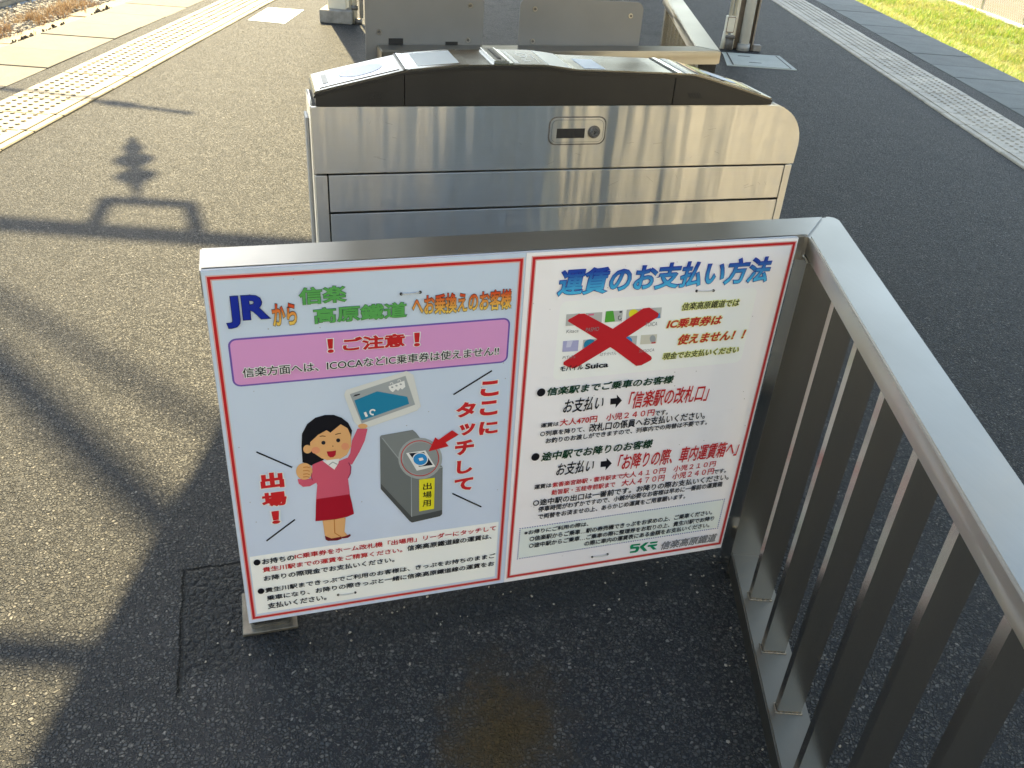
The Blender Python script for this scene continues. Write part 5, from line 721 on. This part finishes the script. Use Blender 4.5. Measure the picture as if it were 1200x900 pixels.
box('end_skin', (-.006, .0015, .0165, .198, .01, .897), 'steel_cabinet', gt)
box('front_drawer', (.0320, 1.4185, 0, .016, .6125, .7165), 'steel_cabinet', gt, bev=.0015)
box('front_drawer', (.0320, 1.4185, 0, .016, .03, .6065), 'steel_cabinet', gt, bev=.0015)
box('plinth', (.01, 1.43, .02, .19, 0, .03), 'black_plastic', gt)
box('rear_flange', (-.015, -.0065, .12, .19, .30, .84), 'pipe_grey', gt, bev=.002)
for k in range(26):
    u = rnd.uniform(.05, 1.38); z = rnd.uniform(.64, .88); a = rnd.gauss(0, .5); L_ = rnd.uniform(.006, .035)
    if .62 < u < .83 and z > .78: continue
    if .705 < z < .73: continue
    dx, dz = math.cos(a) * L_, math.sin(a) * L_; w = .00035
    if not (.72 < z + dz < .895 or (.615 < z < .715 and .615 < z + dz < .715)): continue
    prism('scratch', [(u, z - w), (u + dx, z + dz - w), (u + dx, z + dz + w), (u, z + w)], -.00035, .0005, 'scratch_metal', gt, 'y')
# recessed handle with slot and key lock
hg = prism('handle_gap', rrect(.6435, .7905, .8145, .8705, .022), -.0012, -.0002, 'dark_cast', gt, 'y')
hp = prism('handle_plate', rrect(.647, .794, .811, .867, .020), -.0030, .0, 'steel_cabinet', gt, 'y', bev=.0012)
bm = bmesh.new(); O = rrect(.653, .800, .805, .861, .015); I = rrect(.656, .803, .802, .858, .013)
b_prism(bm, O, -.0042, -.0030, 'y'); link('plate_face', bm, 'steel_cabinet', hp)
prism('face_groove', rrect(.652, .799, .806, .862, .016), -.0036, -.0030, 'dark_cast', hp, 'y')
box('handle_slot', (.667, .750, -.0050, -.0040, .811, .838), 'dark_gap', hp)
tube('lock_ring', (.778, -.0040, .828), (.778, -.0075, .828), .0180, 'dark_cast', hp, 24)
lk = tube('lock_core', (.778, -.0075, .828), (.778, -.0110, .828), .0125, 'chrome', hp, 20)
box('key_slot', (.7768, .7792, -.0118, -.0110, .823, .833), 'dark_gap', hp)
# top profile
PROF = [(-.004, .9005), (-.003, .914), (.010, .930), (.060, .9425), (.239, .984), (.300, .990), (.388, .9975), (.480, 1.0), (.630, .9995), (.714, .989), (.873, .985), (.960, .983), (1.068, .9785), (1.110, .969), (1.200, .9455), (1.322, .9125), (1.333, .9005)]
def pz(u):
    for (a, za), (b, zb) in zip(PROF[1:-2], PROF[2:-1]):
        if a <= u <= b: return za + (zb - za) * (u - a) / (b - a)
    return PROF[1][1] if u < PROF[1][0] else PROF[-2][1]
def span(u0, u1): return [u0] + [u for u, z in PROF if u0 + .001 < u < u1 - .001] + [u1]
def on_top(name, u0, u1, v0, v1, h0, h1, m, parent=gt, bev=0.0):
    us = span(u0, u1)
    return prism(name, [(u, pz(u) + h0) for u in us] + [(u, pz(u) + h1) for u in us[::-1]], v0, v1, m, parent, 'y', bev)
def cowl(name, u0, u1):
    us = span(u0, u1)
    lo = [(u1, .9005), (u0, .9005)] if u0 > 0 else [(u1, .9005), (-.004, .9005), (-.003, .912)]
    return prism(name, lo + [(u, pz(u) - .0045) for u in us], -.001, .197, 'cowl_grey', gt, 'y', bev=.001)
cowl('cowl_panel', .009, .2375); cowl('cowl_panel', .2395, 1.0065); cowl('cowl_panel', 1.0085, 1.326)
on_top('black_lip', .004, 1.328, -.0025, .1975, -.0044, .0025, 'black_plastic')
dk = on_top('top_deck', .006, 1.327, .003, .1960, .0026, .0075, 'deck_steel', bev=.0015)
# vents
for cu in (.163, 1.075):
    for k in range(5):
        u = cu + (k - 2) * .0085; sg = 1 if cu < .5 else -1
        prism('vent_slot', [(u - .0020 - sg * .005, .920), (u + .0020 - sg * .005, .920), (u + .0020 + sg * .005, .935), (u - .0020 + sg * .005, .935)], -.0022, -.0012, 'dark_gap', gt, 'y')
# left reader
rg = on_top('card_reader', .022, .228, .022, .176, .0076, .0092, 'reader_glass', bev=.0006)
def ellipse_on(name, cu, cv, ru, rv, h, m, parent):
    bm = bmesh.new(); vs = [bm.verts.new((cu + ru * math.cos(t * math.pi / 16), cv + rv * math.sin(t * math.pi / 16), pz(cu + ru * math.cos(t * math.pi / 16)) + h)) for t in range(32)]
    bm.faces.new(vs); return link(name, bm, m, parent)
ellipse_on('reader_mark', .135, .100, .058, .052, .0100, 'sticker_mark', rg)
on_top('card_window', .032, .047, .050, .150, .0094, .0100, 'black_plastic', rg)
on_top('deck_seam', .2365, .2425, .001, .1965, .0076, .0100, 'black_plastic')
on_top('seam_trim', .2430, .2480, .003, .1955, .0076, .0105, 'chrome')
on_top('seam_trim', .2510, .2555, .003, .1955, .0076, .0095, 'chrome')
sf = on_top('screen_frame', .2565, .4100, .003, .1955, .0076, .0090, 'screen_frame')
on_top('display_screen', .278, .388, .025, .180, .0091, .0096, 'screen_grey', sf)
# ticket slot and printed guidance panel
sp = on_top('ticket_slot', .480, .522, .010, .190, .0076, .0150, 'chrome', bev=.002)
on_top('slot_mouth', .485, .5175, .018, .184, .0151, .0156, 'black_plastic', sp)
on_top('slot_roller', .4975, .5065, .040, .165, .0157, .0170, 'dark_cast', sp)
on_top('slot_guide', .524, .534, .012, .188, .0076, .0100, 'chrome')
gp = on_top('guide_panel', .536, .625, .004, .195, .0076, .0086, 'screen_frame')
on_top('guide_print', .541, .552, .020, .170, .0087, .0089, 'sticker_cream', gp)
bm = bmesh.new()
for i in range(16):
    a0 = 2 * math.pi * i / 16; a1 = 2 * math.pi * (i + 1) / 16
    q = [(.585 + r * .55 * math.cos(a), .125 + r * math.sin(a)) for r, a in ((.030, a0), (.030, a1), (.021, a1), (.021, a0))]
    bm.faces.new([bm.verts.new((u, v, pz(u) + .0089)) for u, v in q])
link('guide_print', bm, 'sticker_cream', gp)
for v, w in ((.045, .020), (.065, .012)): on_top('guide_print', .572 , .572 + w, v, v + .008, .0087, .0089, 'sticker_cream', gp)
on_top('guide_line', .610, .6125, .03, .16, .0087, .0089, 'sticker_cream', gp)
on_top('bright_plate', .632, .700, .004, .195, .0076, .0084, 'sticker_cream')  # cream plate paints the sky's reflection on this slope
on_top('deck_plate', .740, .800, .020, .140, .0076, .0084, 'sticker_blue')
on_top('deck_seam', 1.0045, 1.0085, .001, .1965, .0076, .0095, 'black_plastic')
on_top('seam_trim', 1.012, 1.024, .003, .1955, .0076, .0100, 'chrome')
on_top('seam_trim', 1.040, 1.056, .003, .1955, .0076, .0090, 'sticker_cream')
rg = on_top('card_reader', 1.085, 1.300, .022, .176, .0076, .0092, 'reader_glass', bev=.0006)
ellipse_on('reader_mark', 1.190, .100, .058, .050, .0100, 'sticker_mark', rg)
on_top('reader_strip', 1.105, 1.135, .045, .155, .0097, .0100, 'sticker_yellow', rg)  # yellow strips paint the coloured reflections on the right reader
on_top('reader_strip', 1.245, 1.275, .045, .155, .0097, .0100, 'sticker_yellow', rg)

# ================================================================== NOTICE BOARD AND POSTERS
BW, BH = 1.114, .812
nb = bpy.data.objects.new('notice_board', None); COL.objects.link(nb); nb.empty_display_size = .1
ca, sa = math.cos(RZ), math.sin(RZ)
nb.matrix_world = Matrix(((ca, 0, sa, -.514), (sa, 0, -ca, 1.274), (0, 1, 0, .0735), (0, 0, 0, 1)))
tag(nb, 'white notice board with two red-bordered Japanese fare posters wired to the near railing', 'notice board')
prism('backing_board', rrect(0, 0, BW, BH, .003, 2), -.0075, -.0012, 'board_edge', nb, 'z')
def flat(name, polys, parent, z):
    """polys: list of (level, ink, outline)"""
    bm = bmesh.new(); mats = []
    for lv, c, pts in polys:
        if c not in mats: mats.append(c)
        f = bm.faces.new([bm.verts.new((p[0], p[1], z + lv * .00022)) for p in pts]); f.material_index = mats.index(c)
        f.normal_update()
        if f.normal.z < 0: f.normal_flip()
    bmesh.ops.triangulate(bm, faces=bm.faces[:])
    me = bpy.data.meshes.new(name); bm.to_mesh(me); bm.free()
    for c in mats: me.materials.append(MAT[c if c in MAT else 'ink_' + c])
    o = bpy.data.objects.new(name, me); COL.objects.link(o); o.parent = parent; return o
su, sb = .5541, .5595
lp = prism('poster_sheet', [(0.001, .001), (sb, .001), (su, BH - .001), (.001, BH - .001)], -.0011, 0, 'sheet_blue', nb, 'z'); lp['label'] = 'pale blue left poster about tapping out at the gate'
rp = prism('poster_sheet', [(sb + .0006, .001), (BW - .001, .001), (BW - .001, BH - .001), (su + .0006, BH - .001)], -.0011, 0.0002, 'sheet_pink', nb, 'z'); rp['label'] = 'pale pink right poster about how to pay fares'
def frame(name, r, w, c, parent, z, extra=None):
    x0, y0, x1, y1 = r
    P = []
    for k, (ww, cc) in enumerate(((w * 1.9, 'halored'), (w, c)) if extra is None else ((w, c),)):
        h = ww / 2
        P += [(k, cc, [(x0 - h, y0 - h), (x1 + h, y0 - h), (x1 + h, y0 + h), (x0 - h, y0 + h)]), (k, cc, [(x0 - h, y1 - h), (x1 + h, y1 - h), (x1 + h, y1 + h), (x0 - h, y1 + h)]),
              (k, cc, [(x0 - h, y0 + h), (x0 + h, y0 + h), (x0 + h, y1 - h), (x0 - h, y1 - h)]), (k, cc, [(x1 - h, y0 + h), (x1 + h, y0 + h), (x1 + h, y1 - h), (x1 - h, y1 - h)])]
    return flat(name, P, parent, z)
frame('printed_border', BOX['borderL'], .0050, 'red', lp, .0005); frame('printed_border', BOX['borderR'], .0050, 'red', rp, .0005)
def rr(r, g=0, rad=.012): return rrect(r[0] - g, r[1] - g, r[2] + g, r[3] + g, rad + g, 6)
flat('printed_box', [(0, 'purple', rr(BOX['pink'], .0022)), (1, 'pink', rr(BOX['pink'], -.0012))], lp, .0005)
flat('printed_box', [(0, 'paper', rr(BOX['whiteL'], 0, .0015))], lp, .0005)
flat('printed_box', [(0, 'paper', rr(BOX['whiteR'], 0, .014))], rp, .0005)
x0, y0, x1, y1 = BOX['dotR']
P = [(0, 'palebox', [(x0, y0), (x1, y0), (x1, y1), (x0, y1)])]
nx = 88; ny = 15
for i in range(nx):
    for y in (y0, y1): x = x0 + (x1 - x0) * i / (nx - 1); P.append((1, 'dotblue', [(x - .0014, y - .0014), (x + .0014, y - .0014), (x + .0014, y + .0014), (x - .0014, y + .0014)]))
for i in range(1, ny):
    for x in (x0, x1): y = y0 + (y1 - y0) * i / ny; P.append((1, 'dotblue', [(x - .0014, y - .0014), (x + .0014, y - .0014), (x + .0014, y + .0014), (x - .0014, y + .0014)]))
flat('printed_box', P, rp, .0005)
def emit(shapes, parent):
    g = {}
    for grp, lv, c, pts in shapes: g.setdefault(grp, []).append((lv, c, pts))
    for k, v in g.items(): flat(k.split('#')[0], v, parent, .0010)
emit(LEFT_SHAPES, lp); emit(RIGHT_SHAPES, rp)

# lettering ---------------------------------------------------------------
STY = {  # ink, boldness, shear, halo ink, halo size
    'navy': ('navy', .040, 0, 'black', .052), 'orange': ('orange', .028, 0, 'black', .052), 'green': ('green', .030, 0, 'dgreen', .044),
    'redb': ('red', .040, 0, 'white', .075), 'blackw': ('black', .010, 0, 'white', .070), 'redw': ('redc', .050, 0, 'white', .095),
    'black': ('black', .008, 0, None, 0), 'blackb': ('black', 0, 0, None, 0), 'bk': ('black', .022, 0, None, 0), 'rd': ('red', .020, 0, None, 0),
    'blue': ('bluegrad', .024, .12, 'navy', .046), 'blacky': ('black', .016, .12, 'yellowh', .10), 'redy': ('red', .032, .2, 'yellowh', .080),
    'dgreen': ('dgreen', .028, .12, None, 0), 'bki': ('black', .014, .25, None, 0), 'rdi': ('red', .016, .16, None, 0), 'bki2': ('grey', .022, .15, None, 0),
    'gy': ('grey', 0, .1, None, 0), 'gyr': ('grey', 0, .1, None, 0), 'blackb2': ('black', .03, 0, None, 0)}
tc = bpy.data.curves.new('lettering_source', 'FONT'); to = bpy.data.objects.new('lettering_source', tc); COL.objects.link(to)
tc.resolution_u = 3; tc.fill_mode = 'FRONT'
def glyphs(s, off, shear):
    tc.body = s; tc.bevel_depth = off; tc.bevel_resolution = 0; tc.shear = shear
    bpy.context.view_layer.update(); dg = bpy.context.evaluated_depsgraph_get()
    return bpy.data.meshes.new_from_object(to.evaluated_get(dg))
def lettering(item, parent):
    _, s, x0, y0, x1, y1, st = item; c, bold, shear, halo, hs = STY[st]
    me = glyphs(s, bold, shear)
    xs = [v.co.x for v in me.vertices]; ys = [v.co.y for v in me.vertices]
    a, b, p, q = min(xs), max(xs), min(ys), max(ys); kx = (x1 - x0) / (b - a); ky = (y1 - y0) / (q - p)
    def place(m, z):
        zm = max(1e-6, max(abs(v.co.z) for v in m.vertices))
        for v in m.vertices: v.co = Vector((x0 + (v.co.x - a) * kx, y0 + (v.co.y - p) * ky, z + v.co.z / zm * .00012))
        for pl in m.polygons: pl.use_smooth = False
        at = m.attributes.new('height_fraction', 'FLOAT', 'POINT')
        for k, v in enumerate(m.vertices): at.data[k].value = (v.co.y - y0) / (y1 - y0)
    if halo:
        h = glyphs(s, hs if hs > bold else bold + .03, shear); place(h, .0022)
        h.materials.clear(); o2 = link('lettering_outline', h, 'ink_' + halo, parent)
    place(me, .0026); me.materials.clear(); link('lettering', me, 'ink_' + c, parent)
for it in LEFT_TEXT: lettering(it, lp)
for it in RIGHT_TEXT: lettering(it, rp)
bpy.data.objects.remove(to)
# wire ties holding the board
for (a, b) in TIES:
    bm = bmesh.new(); A, B = Vector((a[0], a[1], .002)), Vector((b[0], b[1], .002)); prev = A
    for k in range(1, 9):
        t = k / 8; p = A.lerp(B, t) + Vector((0, 0, .003 * math.sin(t * math.pi))); b_tube(bm, prev, p, .0011, n=6); prev = p
    w = link('wire_tie', bm, 'pale_wire', nb)
    for c in (A, B): tube('tie_hole', (c.x, c.y, .0012), (c.x, c.y, .0030), .0028, 'black_plastic', w, 8)
